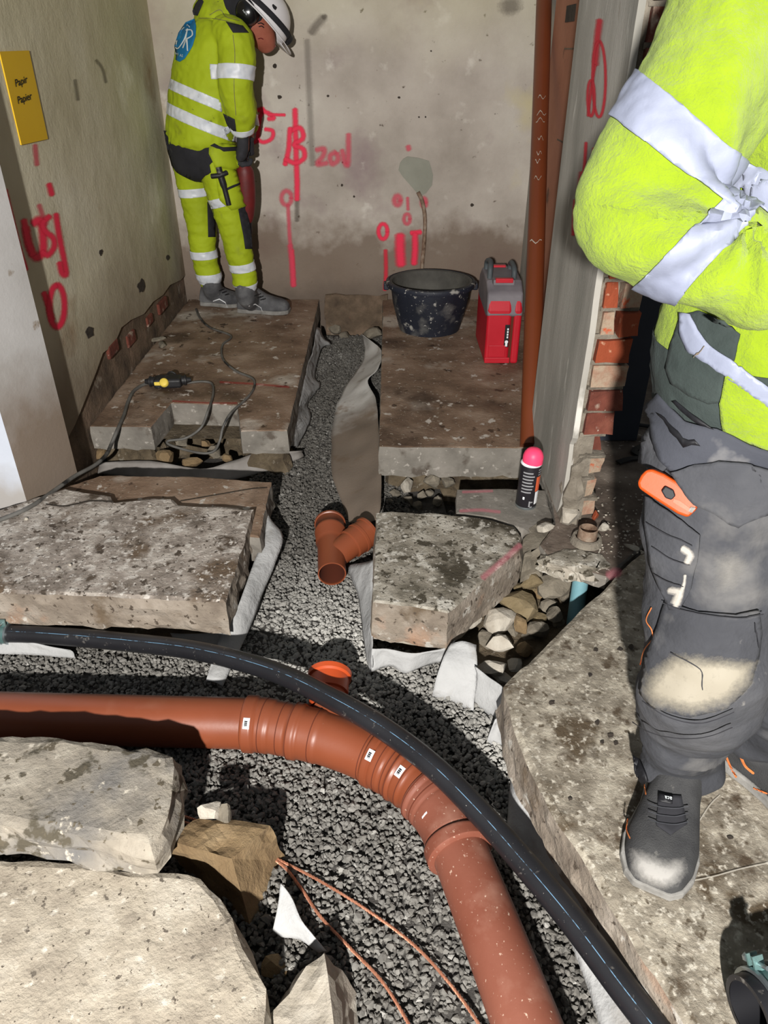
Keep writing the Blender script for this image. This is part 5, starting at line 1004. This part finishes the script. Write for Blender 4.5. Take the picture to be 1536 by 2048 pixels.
# face, seen below the helmet brim
def soft(name, pts, tree, mat, parent, off, fade=18, maxlen=6):
    p, f = poly2d(pts, maxlen); cnt = {}
    for q_ in f:
        for a_, b_ in zip(q_, q_[1:]+q_[:1]): k = (min(a_, b_), max(a_, b_)); cnt[k] = cnt.get(k, 0)+1
    bd = sorted({i for k, c in cnt.items() if c == 1 for i in k}); B = np.array([p[i] for i in bd]); P = np.array(p)
    e = [min(1.0, float(np.min(np.hypot(*(B-q_).T)))/fade) for q_ in P]; pu = put_on(tree, off); o = mk(name, [pu(*q_) for q_ in p], f, mat, parent, True); edge_attr(o, e); return o
pu = put_on(tree_body, .002)
for nm, l, ww in (('eyebrow', [(516, 47), (522, 46), (527, 49)], 2.2), ('eye_line', [(518, 53), (523, 52), (527, 55)], 2.0), ('mouth', [(517, 77), (522, 76), (526, 78)], 2.0)):
    vs, fs, ev = stroke_geo([(l, ww)], pu, ww); mk(nm, vs, fs, M['tool_red'] if nm == 'mouth' else M['ink'], w1)
# jacket
bm = fuse([sloft([(W(402, 284, Yc), .165, .215, fx), (T0-V((0, 0, .0)), .17, .22, fx), (T1, .165, .225, fx), (T2, .155, .225, fx), (W(430, 78, Yc), .13, .21, fx), (T3, .10, .16, fx), (W(452, 30, Yc+.01), .08, .11, fx)], 5, 32),
    sloft([(W(446, 66, Yc-.12), .075, .075), (shn, .082, .085), (W(474, 130, Yc-.20), .082, .085), (eln, .078, .080), (W(482, 235, Yc-.17), .068, .068), (W(486, 258, Yc-.14), .058, .058)], 5),
    sloft([(W(430, 66, Yc+.10), .075, .075), (shf, .085, .085), (elf, .078, .078), (wrf, .055, .055)], 5),
    sloft([(W(428, 46, Yc+.02), .10, .15, fx), (W(440, 24, Yc+.02), .10, .14, fx), (W(462, 8, Yc+.02), .08, .11, fx)], 4)], .008, 2)
def jw(p, n): return .009*N3((p.x*.8, p.y*.8, p.z*1.3), 9, 5)+.006*(.5-abs(N3((p.x+p.z*.4, p.y, p.z*.8), 17, 9)))+.003*N3(p, 40, 2)
wrinkle(bm, jw); jt = bvh(bm); jk = mkbm('jacket', bm.copy(), M['hivis'], w1, True); jb = bm
tors = lambda p: near_seg(p, T0-V((0, 0, .1)), T2, .27) and not (near_seg(p, shn, eln, .092) or near_seg(p, eln, wrn, .085))
armn = lambda p: near_seg(p, shn, eln, .12) or near_seg(p, eln, wrn, .1)
tdir = V((.36, .10, .93)).normalized()
band('reflective_band', jb, (W(380, 196, Yc-.1), tdir), (W(380, 174, Yc-.1), tdir), M['tape_bright'], jk, tors)
band('reflective_band', jb, (W(380, 248, Yc-.1), tdir), (W(380, 224, Yc-.1), tdir), M['tape_bright'], jk, tors)
ad = (shn-eln).normalized(); band('reflective_band', jb, (W(470, 161, Yc-.2), ad), (W(470, 131, Yc-.2), ad), M['tape_bright'], jk, armn)
ad2 = (eln-wrn).normalized(); band('reflective_band', jb, (W(484, 277, Yc-.2), ad2), (W(484, 262, Yc-.2), ad2), M['tape_bright'], jk, armn)
decal('logo_shield', [(353, 112), (350, 92), (358, 66), (372, 46), (390, 38), (393, 52), (392, 72), (386, 92), (378, 106), (370, 118), (360, 124), (352, 120)], jt, M['blue_logo'], jk, .003, .0015, 8)
pu = put_on(jt, .0055)
for pth, ww in (([(377, 52), (364, 62), (356, 82), (354, 96), (360, 96), (370, 80), (376, 62)], 2.2), ([(376, 60), (373, 80), (368, 96)], 2.6), ([(374, 62), (384, 62), (386, 72), (374, 80)], 2.6), ([(375, 80), (376, 92), (377, 102)], 2.8), ([(374, 50), (381, 56)], 1.6)):
    vs, fs, ev = stroke_geo([(pth, ww)], pu, ww); mk('logo_letter', vs, fs, M['logo_white'], jk)
lettering('logo_word', 'AS', (361, 114), (6, 1.6), (.6, -8), pu, M['logo_white'], jk); lettering('logo_word', 'ba-i', (352, 109), (4.6, 1.0), (.6, -7), pu, M['logo_white'], jk)
decal('shoulder_panel', [(452, 44), (468, 48), (485, 52), (497, 66), (478, 66), (466, 66), (460, 56)], jt, M['cloth_black'], jk, .003, .0015, 8); decal('hood_panel', [(386, 22), (392, 8), (402, -4), (408, 4), (396, 32), (388, 30)], jt, M['cloth_black'], jk, .003, .0015, 8)
decal('cuff_panel', [(446, 226), (470, 238), (473, 262), (462, 262), (452, 246)], jt, M['cloth_black'], jk, .003, .0015, 8)
for l in ([(420, 30), (440, 20), (452, 34), (478, 42)], [(398, 37), (430, 38), (470, 46)], [(466, 70), (470, 110), (468, 170), (472, 230)]): vs, fs, ev = stroke_geo([(l, 1.0)], put_on(jt, .002), 1.0); mk('seam', vs, fs, M['stain'], jk)
# gloves: palm and fingers closed round the tool handle
def grip(parent, c, ax_, out, r, mat, wrist):
    """fist round a bar through c along ax_; out = direction of the knuckles"""
    ax_ = V(ax_).normalized(); out = (V(out)-ax_*V(out).dot(ax_)).normalized(); sd = ax_.cross(out); gs = [sloft([(wrist, .036, .03), (c-sd*.01+out*.028+(wrist-c)*.3, .044, .028), (c+out*(r+.014), .045, .024)], 3, 14)]
    for k in range(4):
        p = c+ax_*((k-1.5)*.021); l = [.95, 1.05, 1.0, .8][k]; pts = []
        for a in (20, 70, 120, 165, 200): aa = math.radians(a*l); pts.append((p+(out*math.cos(aa)+sd*math.sin(aa))*(r+.012), .0115, .0115))
        gs.append(sloft(pts, 3, 10))
    gs.append(sloft([(c+out*.03+ax_*.035, .014, .014), (c-sd*.03+ax_*.03, .0135, .0135), (c-sd*.035-out*.012+ax_*.012, .0115, .0115)], 3, 10))
    return mkbm('glove', fuse(gs, .005, 2), mat, parent, True)
tool_top = W(487, 304, Yc-.12); tool_bot = W(503, 594, Yc-.04); ta = (tool_bot-tool_top).normalized()
grip(w1, tool_top+ta*.02, ta, V((-.3, -.9, .2)), .018, M['glove'], W(486, 272, Yc-.14)); grip(w1, W(493, 292, Yc-.03), ta, V((.2, .9, .3)), .018, M['glove'], wrf)
tl = thing('demolition_hammer', 'red and black hand-held breaker held upright by the far worker', 'power tool', (tool_bot.x, tool_bot.y, 0))
pt_ = lambda s_: tool_top+ta*s_
Lt = (tool_bot-tool_top).length
v, f = tube_geo([pt_(-.06), pt_(.08)], .017, 14); mk('handle', v, f, M['ink'], tl, True)
v, f = sloft([(pt_(.06), .03, .03), (pt_(.10), .042, .048), (pt_(.22), .044, .05), (pt_(.30), .036, .04), (pt_(.34), .028, .028)], 4, 18); mk('motor_housing', v, f, M['tool_red'], tl, True)
v, f = tube_geo([pt_(.32), pt_(.40), pt_(.42), pt_(Lt-.02)], [.024, .024, .014, .013], 14); mk('chuck', v, f, M['black_plastic'], tl, True)
v, f = tube_geo([pt_(Lt-.04), pt_(Lt), pt_(Lt+.0)], [.012, .010, .004], 10); mk('chisel_bit', v, f, M['steel'], tl, True)
# holstered wrench-like tool on his thigh
hz = thing('hand_tool', 'dark hand tool hanging on the thigh pocket of the far worker', 'tool', W(446, 340, Yn-.13)); pu = put_on(tr, .018)
v, f = tube_geo(spline([pu(436, 332), pu(441, 352), pu(448, 376), pu(457, 408)], 4), [.015]*4+[.017]*4+[.013]*5, 10); mk('shaft', v, f, M['black_plastic'], hz, True)
v, f = tube_geo([pu(426, 352)+V((0, -.004, 0)), pu(441, 350)+V((0, -.012, 0)), pu(452, 346)+V((0, -.004, 0))], .012, 8); mk('cross_bar', v, f, M['black_plastic'], hz, True)
# head gear
bl = fuse([sloft([(T4-V((.01, 0, .01)), .10, .105), (W(484, 20, Yc+.02), .115, .105), (head+V((-.035, -.02, .035)), .112, .10), (head+V((-.03, -.015, .10)), .08, .08)], 4)], .008, 2)
mkbm('balaclava', bl, M['cloth_black'], w1, True)
hc_ = W(527, 22, Yc+.01); hup = V((.66, .22, .72)).normalized(); hfw = V((.62, .40, -.66)).normalized(); hfw = (hfw-hup*hfw.dot(hup)).normalized()
hs = hup.cross(hfw)
vs = []; fs = []; nu, nv = 28, 9
for j in range(nv+1):
    ph = math.pi/2*j/nv
    for i in range(nu):
        a = 2*math.pi*i/nu; r = .135*math.cos(ph)**.8 if j < nv else .004; fwd = 1.16 if math.cos(a) > 0 else 1.05
        vs.append(hc_+hfw*(math.cos(a)*r*fwd)+hs*(math.sin(a)*r*.92)+hup*(-.035+.135*math.sin(ph)))
for j in range(nv):
    for i in range(nu): fs.append((j*nu+i, j*nu+(i+1) % nu, (j+1)*nu+(i+1) % nu, (j+1)*nu+i))
fs.append(tuple(nv*nu+i for i in range(nu)))
hm = mk('helmet', vs, fs, M['helmet'], w1, True); solid(hm, .004, 0)
hb_ = BVHTree.FromPolygons(vs, fs)
vs = []; fs = []
for i in range(nu+1):
    a = 2*math.pi*i/nu; e = .022+.03*max(0, math.cos(a))**2
    for k in (0, 1): r = .134+e*k; vs.append(hc_+hfw*(math.cos(a)*r*(1.16 if math.cos(a) > 0 else 1.05))+hs*(math.sin(a)*r*.92)+hup*(-.035-.008*k))
for i in range(nu): fs.append((2*i, 2*i+1, 2*i+3, 2*i+2))
solid(mk('helmet_brim', vs, fs, M['helmet'], hm, True), .004)
vs = []; fs = []
for i in range(nu+1):
    a = 2*math.pi*i/nu; r = .139
    for k in (0, 1): vs.append(hc_+hfw*(math.cos(a)*r*(1.15 if math.cos(a) > 0 else 1.05))+hs*(math.sin(a)*r*.92)+hup*(-.018+.026*k+.01*math.cos(a)))
for i in range(nu): fs.append((2*i, 2*i+1, 2*i+3, 2*i+2))
solid(mk('lamp_strap', vs, fs, M['cloth_black'], hm, True), .003)
lp = hc_+hfw*.165+hup*.0; v, f = lathe(lp, hfw, [(-.012, 0), (-.012, .026), (.012, .026), (.018, .02), (.018, 0)], 18); mk('head_lamp', v, f, M['black_plastic'], hm, True)
v, f = lathe(lp, hfw, [(.0185, .015), (.0186, 0)], 14); mk('lamp_lens', v, f, M['sticker'], hm)
mu = W(494, 24, Yc-.10); md = V((-.12, -.98, .05)).normalized()
v, f = lathe(mu, md, [(-.03, .03), (-.03, .05), (-.01, .056), (.012, .053), (.028, .040), (.036, .02), (.038, 0)], 26, up=(.3, 0, 1)); mf = mk('ear_muff', v, f, M['muff'], w1, True)
mt = BVHTree.FromPolygons(v, f); lettering('muff_mark', 'hark', (485, 21), (4.4, 5.5), (3.0, -3.6), put_on(mt, .001), M['logo_white'], mf)
v, f = tube_geo(spline([mu+V((.01, .02, .03)), mu+V((.03, .05, .085)), hc_+hs*-.12+hup*.03], 5), .008, 8); mk('muff_arm', v, f, M['ink'], w1, True)
v, f = tube_geo(spline([head+hd_dir*.095+V((-.004, -.055, .012)), head+hd_dir*.118+V((.005, -.03, .012)), head+hd_dir*.122+V((.0, .0, .012))], 4), .006, 6); mk('glasses', v, f, M['ink'], w1, True)
for s in (-.03, .03):
    v, f = rock_geo(head+hd_dir*.088+V((-s*.5, s, .012)), (.012, .012, .010), 5, cuts=0, sub=2, rough=0); mk('eye', v, f, M['sticker'], w1, True)
v, f = tube_geo([head+hd_dir*.098+V((.012, -.022, -.066)), head+hd_dir*.108+V((.0, .0, -.066)), head+hd_dir*.098+V((-.012, .022, -.066))], .005, 6); mk('mouth', v, f, M['tool_red'], w1, True)
# ================================================================ worker in the foreground, arms crossed
w2 = thing('person', 'worker in bright yellow fleece with arms crossed, standing in the right foreground', 'person', (.64, 1.0, 0))
th_, eh = V((.52, .88, .43)), None
aR, kR, hR = V((.60, 1.00, .10)), V((.525, .885, .43)), V((.505, .99, .83))
aL, kL, hL = V((.775, 1.06, .10)), V((.775, .98, .46)), V((.72, 1.00, .83))
sR, eR = V((.43, 1.00, 1.39)), PY(1262, 432, .885); fR = PY(1536, 556, .80); gR = V((.50, .79, 1.115))
sL, eL, gL = V((.86, 1.00, 1.39)), V((.93, .86, 1.12)), V((.62, .83, 1.16))
pel = V((.62, 1.0, .90)); nk = V((.64, 1.0, 1.50)); X_ = V((1, 0, 0))
bm = fuse([sloft([(pel-V((0, 0, .06)), .15, .10, X_), (pel+V((0, 0, .1)), .14, .095, X_), (pel+V((0, 0, .35)), .17, .11, X_), (pel+V((0, 0, .5)), .15, .09, X_), (nk, .06, .06, X_)], 4),
    sloft([(nk-V((0, 0, .05)), .055, .055), (nk+V((0, 0, .06)), .055, .055), (nk+V((0, -.01, .12)), .075, .085), (nk+V((0, -.015, .19)), .08, .10), (nk+V((0, 0, .27)), .07, .085), (nk+V((0, 0, .30)), .03, .04)], 4), sloft([(nk+V((0, -.10, .20)), .012, .012), (nk+V((0, -.122, .165)), .014, .014)], 3),
    sloft([(sR, .05, .05), (eR, .042, .042), (fR, .035, .035), (gR, .03, .03)], 4), sloft([(sL, .05, .05), (eL, .042, .042), (gL, .03, .03)], 4),
    sloft([(hR, .085, .085), (kR, .06, .06), (aR, .042, .042), (aR-V((0, .03, .06)), .04, .04)], 4), sloft([(hL, .085, .085), (kL, .06, .06), (aL, .042, .042), (aL-V((0, .03, .06)), .04, .04)], 4)], .01, 3)
mkbm('body', bm, M['skin'], w2, True)
v, f = rock_geo(nk+V((0, .015, .22)), (.088, .105, .095), 3, cuts=0, sub=3, rough=.02); mk('hair', v, f, M['stone_brown'], w2, True)
# trousers
def tw(p, n):
    a = .014*N3((p.x, p.y*.7, p.z*1.2), 9, 3)+.004*N3(p, 26, 5)
    if p.z < .34: a += .020*(.45-abs(N3((p.x*.5, p.y*.5, p.z*1.5), 15, 7)))*(1 if p.z < .30 else (.34-p.z)/.04)
    return a
bm = fuse([sloft([(V((.615, 1.0, .93)), .205, .145, X_), (V((.615, 1.0, .86)), .215, .15, X_), (V((.615, 1.0, .76)), .21, .145, X_)], 4, 32),
    sloft([(hR, .108, .118), (hR.lerp(kR, .4), .106, .110), (hR.lerp(kR, .75), .098, .100), (kR, .098, .104), (kR.lerp(aR, .28)+V((0, .01, 0)), .094, .098), (kR.lerp(aR, .50), .084, .086), (kR.lerp(aR, .68), .072, .076), (kR.lerp(aR, .86), .066, .074), (kR.lerp(aR, .98), .068, .078), (aR+V((-.004, -.012, -.03)), .066, .076)], 5, 28),
    sloft([(hL, .108, .118), (hL.lerp(kL, .5), .104, .108), (kL, .094, .098), (kL.lerp(aL, .5), .086, .088), (kL.lerp(aL, 1.0), .068, .078)], 5, 28)], .006, 3)
wrinkle(bm, tw); t2 = bvh(bm); tb2 = bm; tr2 = mkbm('trousers', bm.copy(), M['cloth_dark'], w2, True)
sl, cdk = M['cloth_slate'], M['cloth_dark']
decal('holster_flap', [(1311, 813), (1338, 786), (1358, 812), (1385, 842), (1440, 852), (1500, 880), (1536, 892), (1580, 905), (1580, 940), (1506, 921), (1444, 911), (1400, 925), (1361, 945), (1336, 918), (1322, 871)], t2, sl, tr2, .016, .005)
decal('holster_pouch', [(1361, 940), (1400, 922), (1441, 908), (1506, 917), (1560, 930), (1556, 1010), (1506, 1017), (1472, 1040), (1448, 1028), (1397, 997), (1370, 962)], t2, cdk, tr2, .022, .010)
decal('pocket_opening', [(1340, 822), (1348, 842), (1362, 868), (1385, 885), (1412, 884), (1404, 878), (1384, 874), (1366, 858), (1356, 838)], t2, M['ink'], tr2, .0215, .001)
decal('pocket_opening', [(1366, 800), (1384, 822), (1410, 842), (1436, 852), (1420, 838), (1396, 818), (1374, 798)], t2, M['ink'], tr2, .0215, .001)
decal('side_pouch', [(1298, 872), (1318, 850), (1330, 900), (1345, 930), (1330, 945), (1290, 925)], t2, cdk, tr2, .008, .006)
decal('leg_pocket', [(1302, 990), (1345, 1020), (1403, 1068), (1396, 1120), (1384, 1174), (1364, 1218), (1347, 1218), (1330, 1176), (1312, 1130), (1300, 1050)], t2, cdk, tr2, .009, .006)
for l in ([(1312, 1042), (1350, 1066), (1390, 1086)], [(1320, 1092), (1350, 1110), (1384, 1120)], [(1326, 1140), (1350, 1154), (1372, 1164)]):
    vs, fs, ev = stroke_geo([(l, 2.0)], put_on(t2, .0165), 2.0); mk('pocket_seam', vs, fs, M['cloth_black'], tr2)
pu = put_on(t2, .0165)
for l, ww in (([(1372, 1090), (1385, 1100), (1380, 1116)], 7), ([(1352, 1170), (1366, 1176), (1362, 1200)], 8), ([(1376, 1140), (1370, 1176), (1362, 1206)], 4)):
    p_, f_, e_ = stroke_geo([(l, ww)], pu, ww, 1.2); o = mk('plaster_smear', p_, f_, M.setdefault('lime', spray('lime', C(190, 184, 174), .6)), tr2); edge_attr(o, [float(e) for e in e_])
decal('knee_pocket', [(1336, 1200), (1400, 1222), (1470, 1226), (1512, 1216), (1516, 1262), (1508, 1312), (1496, 1362), (1452, 1410), (1380, 1428), (1310, 1412), (1288, 1384), (1300, 1310), (1322, 1250)], t2, cdk, tr2, .006, .006)
M['worn'] = spray('worn', C(138,131,116), .9)
soft('worn_knee', [(1350, 1296), (1430, 1300), (1508, 1312), (1498, 1362), (1452, 1408), (1384, 1426), (1312, 1412), (1290, 1386), (1300, 1350), (1326, 1318)], t2, M['worn'], tr2, .0128, 34)
soft('worn_patch', [(1420, 1110), (1470, 1090), (1500, 1120), (1480, 1180), (1430, 1190)], t2, M.setdefault('worn2', spray('worn2', C(120,117,112), .6)), tr2, .004, 40)
for l in ([(1336, 1202), (1400, 1224), (1470, 1228), (1514, 1218)], [(1300, 1398), (1340, 1424), (1400, 1434), (1460, 1412)], [(1350, 1300), (1400, 1330), (1405, 1370)], [(1280, 1440), (1330, 1458), (1400, 1460), (1455, 1440)], [(1500, 1236), (1504, 1290)]):
    vs, fs, ev = stroke_geo([(l, 2.0)], put_on(t2, .0135), 2.0); mk('seam', vs, fs, M['cloth_black'], tr2)
for l in ([(1306, 1216), (1296, 1240), (1306, 1258), (1310, 1276)], [(1308, 1278), (1292, 1300), (1284, 1330)]):
    vs, fs, ev = stroke_geo([(l, 2.2)], put_on(t2, .003), 2.2); mk('zip', vs, fs, M['orange_trim'], tr2)
decal('cuff_tab', [(1270, 1512), (1284, 1520), (1300, 1560), (1290, 1566), (1276, 1546)], t2, M['ink'], tr2, .006, .004)
# boots
hp_ = G(1352, 1545, 0); tp = G(1300, 1792, 0); d_ = (tp-hp_).normalized(); hp_ = tp-d_*.315
o, tb, bb = boot(w2, hp_, tp, .128, .125, [(hp_+d_*.075+V((0, 0, .07)), .05), (aR+V((0, .0, .02)), .045)], M['boot_mesh'], .005)
soft('toe_dust', [(1256, 1690), (1290, 1700), (1330, 1716), (1370, 1712), (1376, 1745), (1355, 1772), (1325, 1782), (1290, 1774), (1260, 1745)], tb, M.setdefault('toe_dust', spray('toe_dust', C(158,155,150), .75)), o, .003, 26)
decal('tongue', [(1318, 1590), (1362, 1592), (1372, 1650), (1340, 1672), (1312, 1652)], tb, M['cloth_black'], o, .004, .004)
decal('name_tab', [(1320, 1590), (1346, 1594), (1344, 1612), (1318, 1608)], tb, M['ink'], o, .0105, .002); lettering('tab_letters', 'aca', (1344, 1597), (-11, -1.6), (-.6, 13), put_on(tb, .0135), M['logo_white'], o)
for l in ([(1258, 1640), (1256, 1660), (1262, 1678)], [(1290, 1560), (1294, 1590)]):
    vs, fs, ev = stroke_geo([(l, 2.4)], put_on(tb, .003), 2.4); mk('orange_trim', vs, fs, M['orange_trim'], o)
for k in range(3):
    vs, fs, ev = stroke_geo([([(1300, 1612+k*16), (1320, 1618+k*16), (1350, 1620+k*16), (1372, 1614+k*16)], 2.4)], put_on(tb, .0085), 2.4); mk('lace', vs, fs, M['cloth_dark'], o)
hp_ = V((.745, 1.10, 0)); tp = V((.90, .85, 0))
o, tb, bb = boot(w2, hp_, tp, .125, .125, [(hp_.lerp(tp, .25)+V((0, 0, .07)), .052), (aL+V((0, .0, .03)), .05)], M['boot_mesh'], .006)
for l, ww in (([(1452, 1505), (1462, 1530), (1474, 1552)], 4), ([(1482, 1508), (1492, 1530), (1508, 1545)], 5), ([(1510, 1575), (1536, 1586)], 3)):
    vs, fs, ev = stroke_geo([(l, ww)], put_on(tb, .003), ww); mk('orange_trim', vs, fs, M['orange_trim'], o)
# fleece jacket
fa = (fR-eR).normalized(); ua = (eR-sR).normalized()
bm = fuse([sloft([(V((.62, 1.0, .86)), .225, .15, X_), (V((.62, 1.0, .95)), .235, .165, X_), (V((.625, 1.0, 1.10)), .22, .16, X_), (V((.63, 1.0, 1.25)), .225, .16, X_), (V((.64, 1.0, 1.36)), .22, .14, X_), (V((.64, 1.0, 1.44)), .16, .10, X_), (nk, .085, .085, X_)], 5, 36),
    sloft([(V((.52, 1.0, 1.40)), .085, .09), (sR, .092, .096), (sR.lerp(eR, .35), .082, .086), (sR.lerp(eR, .7), .074, .078), (eR, .060, .062), (eR-V((0, .01, .0))+fa*.06, .058, .062), (eR.lerp(fR, .5), .058, .060), (fR, .056, .058), (gR, .052, .054)], 6, 28),
    sloft([(V((.76, 1.0, 1.40)), .085, .09), (sL, .092, .096), (sL.lerp(eL, .6), .08, .084), (eL, .07, .072), (eL.lerp(gL, .5), .066, .068), (gL, .055, .055)], 6, 28)], .0055, 4)
def fw(p, n):
    d = p-(eR+fa*.05+V((.05, -.02, .03))); r = d.length
    a = .010*N3((p.x, p.y, p.z), 8, 2)+.0022*N3(p, 42, 4)+.0014*N3(p, 95, 8)
    if r < .17:                                       # folds fanning out from the crook of the elbow
        an = math.atan2(d.z, d.x); a += .010*math.sin(an*8.5+1.5*N3(p, 6, 1))*min(1, r/.06)*(1-r/.17)
    return a
wrinkle(bm, fw); ft = bvh(bm); fb = bm; fl = mkbm('fleece_jacket', bm.copy(), M['fleece'], w2, True)
arm_u = lambda p: near_seg(p, sR, eR, .135) and p.x < .555
arm_f = lambda p: near_seg(p, eR, gR, .115)
tg_ = M['tape_grey']
def cutpl(p, q_): n = ray(*p).cross(ray(*q_)).normalized(); return PY(p[0], p[1], .9), n
def strip(e1, e2, keep):
    (p1, n1), (p2, n2) = cutpl(*e1), cutpl(*e2)
    if n1.dot(p2-p1) < 0: n1 = -n1
    if n2.dot(p1-p2) > 0: n2 = -n2
    band('reflective_band', fb, (p1, n1), (p2, n2), tg_, fl, keep, .003)
strip(((1290, 152), (1500, 326)), ((1246, 250), (1462, 412)), lambda p: near_seg(p, sR, eR, .112) and p.x < .50)
strip(((1418, 424), (1268, 572)), ((1488, 452), (1352, 606)), lambda p: near_seg(p, eR, gR, .10) and p.z < 1.19 and p.y < .97)
decal('reflective_band', [(1488, 318), (1536, 342), (1600, 380), (1600, 470), (1536, 430), (1492, 392)], ft, tg_, fl, .003, .002)
decal('black_panel', [(1344, 690), (1366, 628), (1400, 622), (1450, 640), (1482, 668), (1470, 720), (1452, 745), (1446, 776), (1452, 800), (1420, 806), (1380, 790), (1345, 765), (1334, 735)], ft, M['sweater'], fl, .003, .003)
decal('reflective_band', [(1368, 624), (1388, 628), (1402, 660), (1424, 690), (1460, 714), (1500, 742), (1560, 790), (1560, 826), (1500, 782), (1450, 746), (1412, 722), (1380, 700), (1366, 664)], ft, tg_, fl, .0075, .003)
decal('yellow_hem', [(1456, 745), (1500, 780), (1560, 824), (1560, 905), (1500, 882), (1452, 866), (1442, 800)], ft, M['fleece'], fl, .006, .006)
band('sweater_hem', fb, (V((.6, 1, .80)), V((0, 0, 1))), (V((.6, 1, .955)), V((0, 0, 1))), M['sweater'], fl, lambda p: p.x < .545, .002)
vs, fs, ev = stroke_geo([([(1398, 716), (1408, 704), (1416, 692)], 1.5)], put_on(ft, .0125), 1.5); mk('tape_seam', vs, fs, M['stain'], fl)
v, f = rock_geo(gR+V((.07, .0, .0)), (.05, .035, .045), 4, cuts=2, sub=2, rough=.05)
# right hand tucked under the other arm
hnd = [sloft([(gR, .032, .028), (gR+V((.06, .01, .01)), .042, .024), (gR+V((.10, .015, .015)), .040, .020)], 3, 14)]
for k in range(4): hnd.append(sloft([(gR+V((.09, .012, .042-.02*k)), .0105, .0105), (gR+V((.13, .012, .046-.02*k)), .010, .010), (gR+V((.155-.006*abs(k-1.3), .03, .046-.02*k)), .0085, .0085)], 3, 10))
hnd.append(sloft([(gR+V((.03, -.005, .03)), .013, .013), (gR+V((.06, -.015, .055)), .012, .012), (gR+V((.09, -.012, .066)), .010, .010)], 3, 10))
mkbm('hand', fuse(hnd, .005, 2), M['skin'], w2, True)
# orange utility knife clipped to the leg pocket
kc = put_on(t2, .032); kn = thing('utility_knife', 'orange utility knife clipped to the dark work trousers of the near worker', 'knife', kc(1338, 988))
nrm = (O-kc(1338, 988)).normalized(); nrm = (nrm+V((-.25, -.2, .0))).normalized(); k0 = kc(1338, 988)
def onpl(px, py, l=0): d = ray(px, py); return O+d*((k0-O).dot(nrm)/d.dot(nrm))+nrm*l
def plate(name, pts, l0, l1, mat, par, bv=.004):
    n = len(pts); vs = [onpl(x, y, l0) for x, y in pts]+[onpl(x, y, l1) for x, y in pts]
    o = mk(name, vs, [tuple(range(n))[::-1], tuple(range(n, 2*n))]+[(i, (i+1) % n, n+(i+1) % n, n+i) for i in range(n)], mat, par); bm = bmesh.new(); bm.from_mesh(o.data); bmesh.ops.recalc_face_normals(bm, faces=bm.faces[:]); bm.to_mesh(o.data); bm.free(); return bev(o, bv, 3) if bv else o
kb = plate('knife_body', [(1277, 964), (1284, 950), (1294, 939), (1306, 937), (1330, 947), (1355, 962), (1380, 984), (1399, 1006), (1392, 1020), (1377, 1034), (1356, 1026), (1328, 1008), (1300, 990), (1280, 976)], -.014, .012, M['orange'], kn, .005)
plate('slider', [(1326, 980), (1334, 970), (1350, 978), (1354, 990), (1346, 998), (1334, 994)], .012, .020, M['ink'], kb, .002)
plate('slide_track', [(1350, 996), (1362, 1000), (1384, 1016), (1380, 1022), (1360, 1010), (1348, 1002)], .012, .0135, M['pipe_bright'], kb, 0)
plate('blade_tip', [(1384, 1012), (1394, 1014), (1386, 1024), (1379, 1020)], .0121, .0141, M['boot_dust'], kb, 0)
plate('belt_clip', [(1322, 930), (1345, 940), (1366, 958), (1360, 966), (1338, 950)], -.020, -.012, M['ink'], kn, .002)
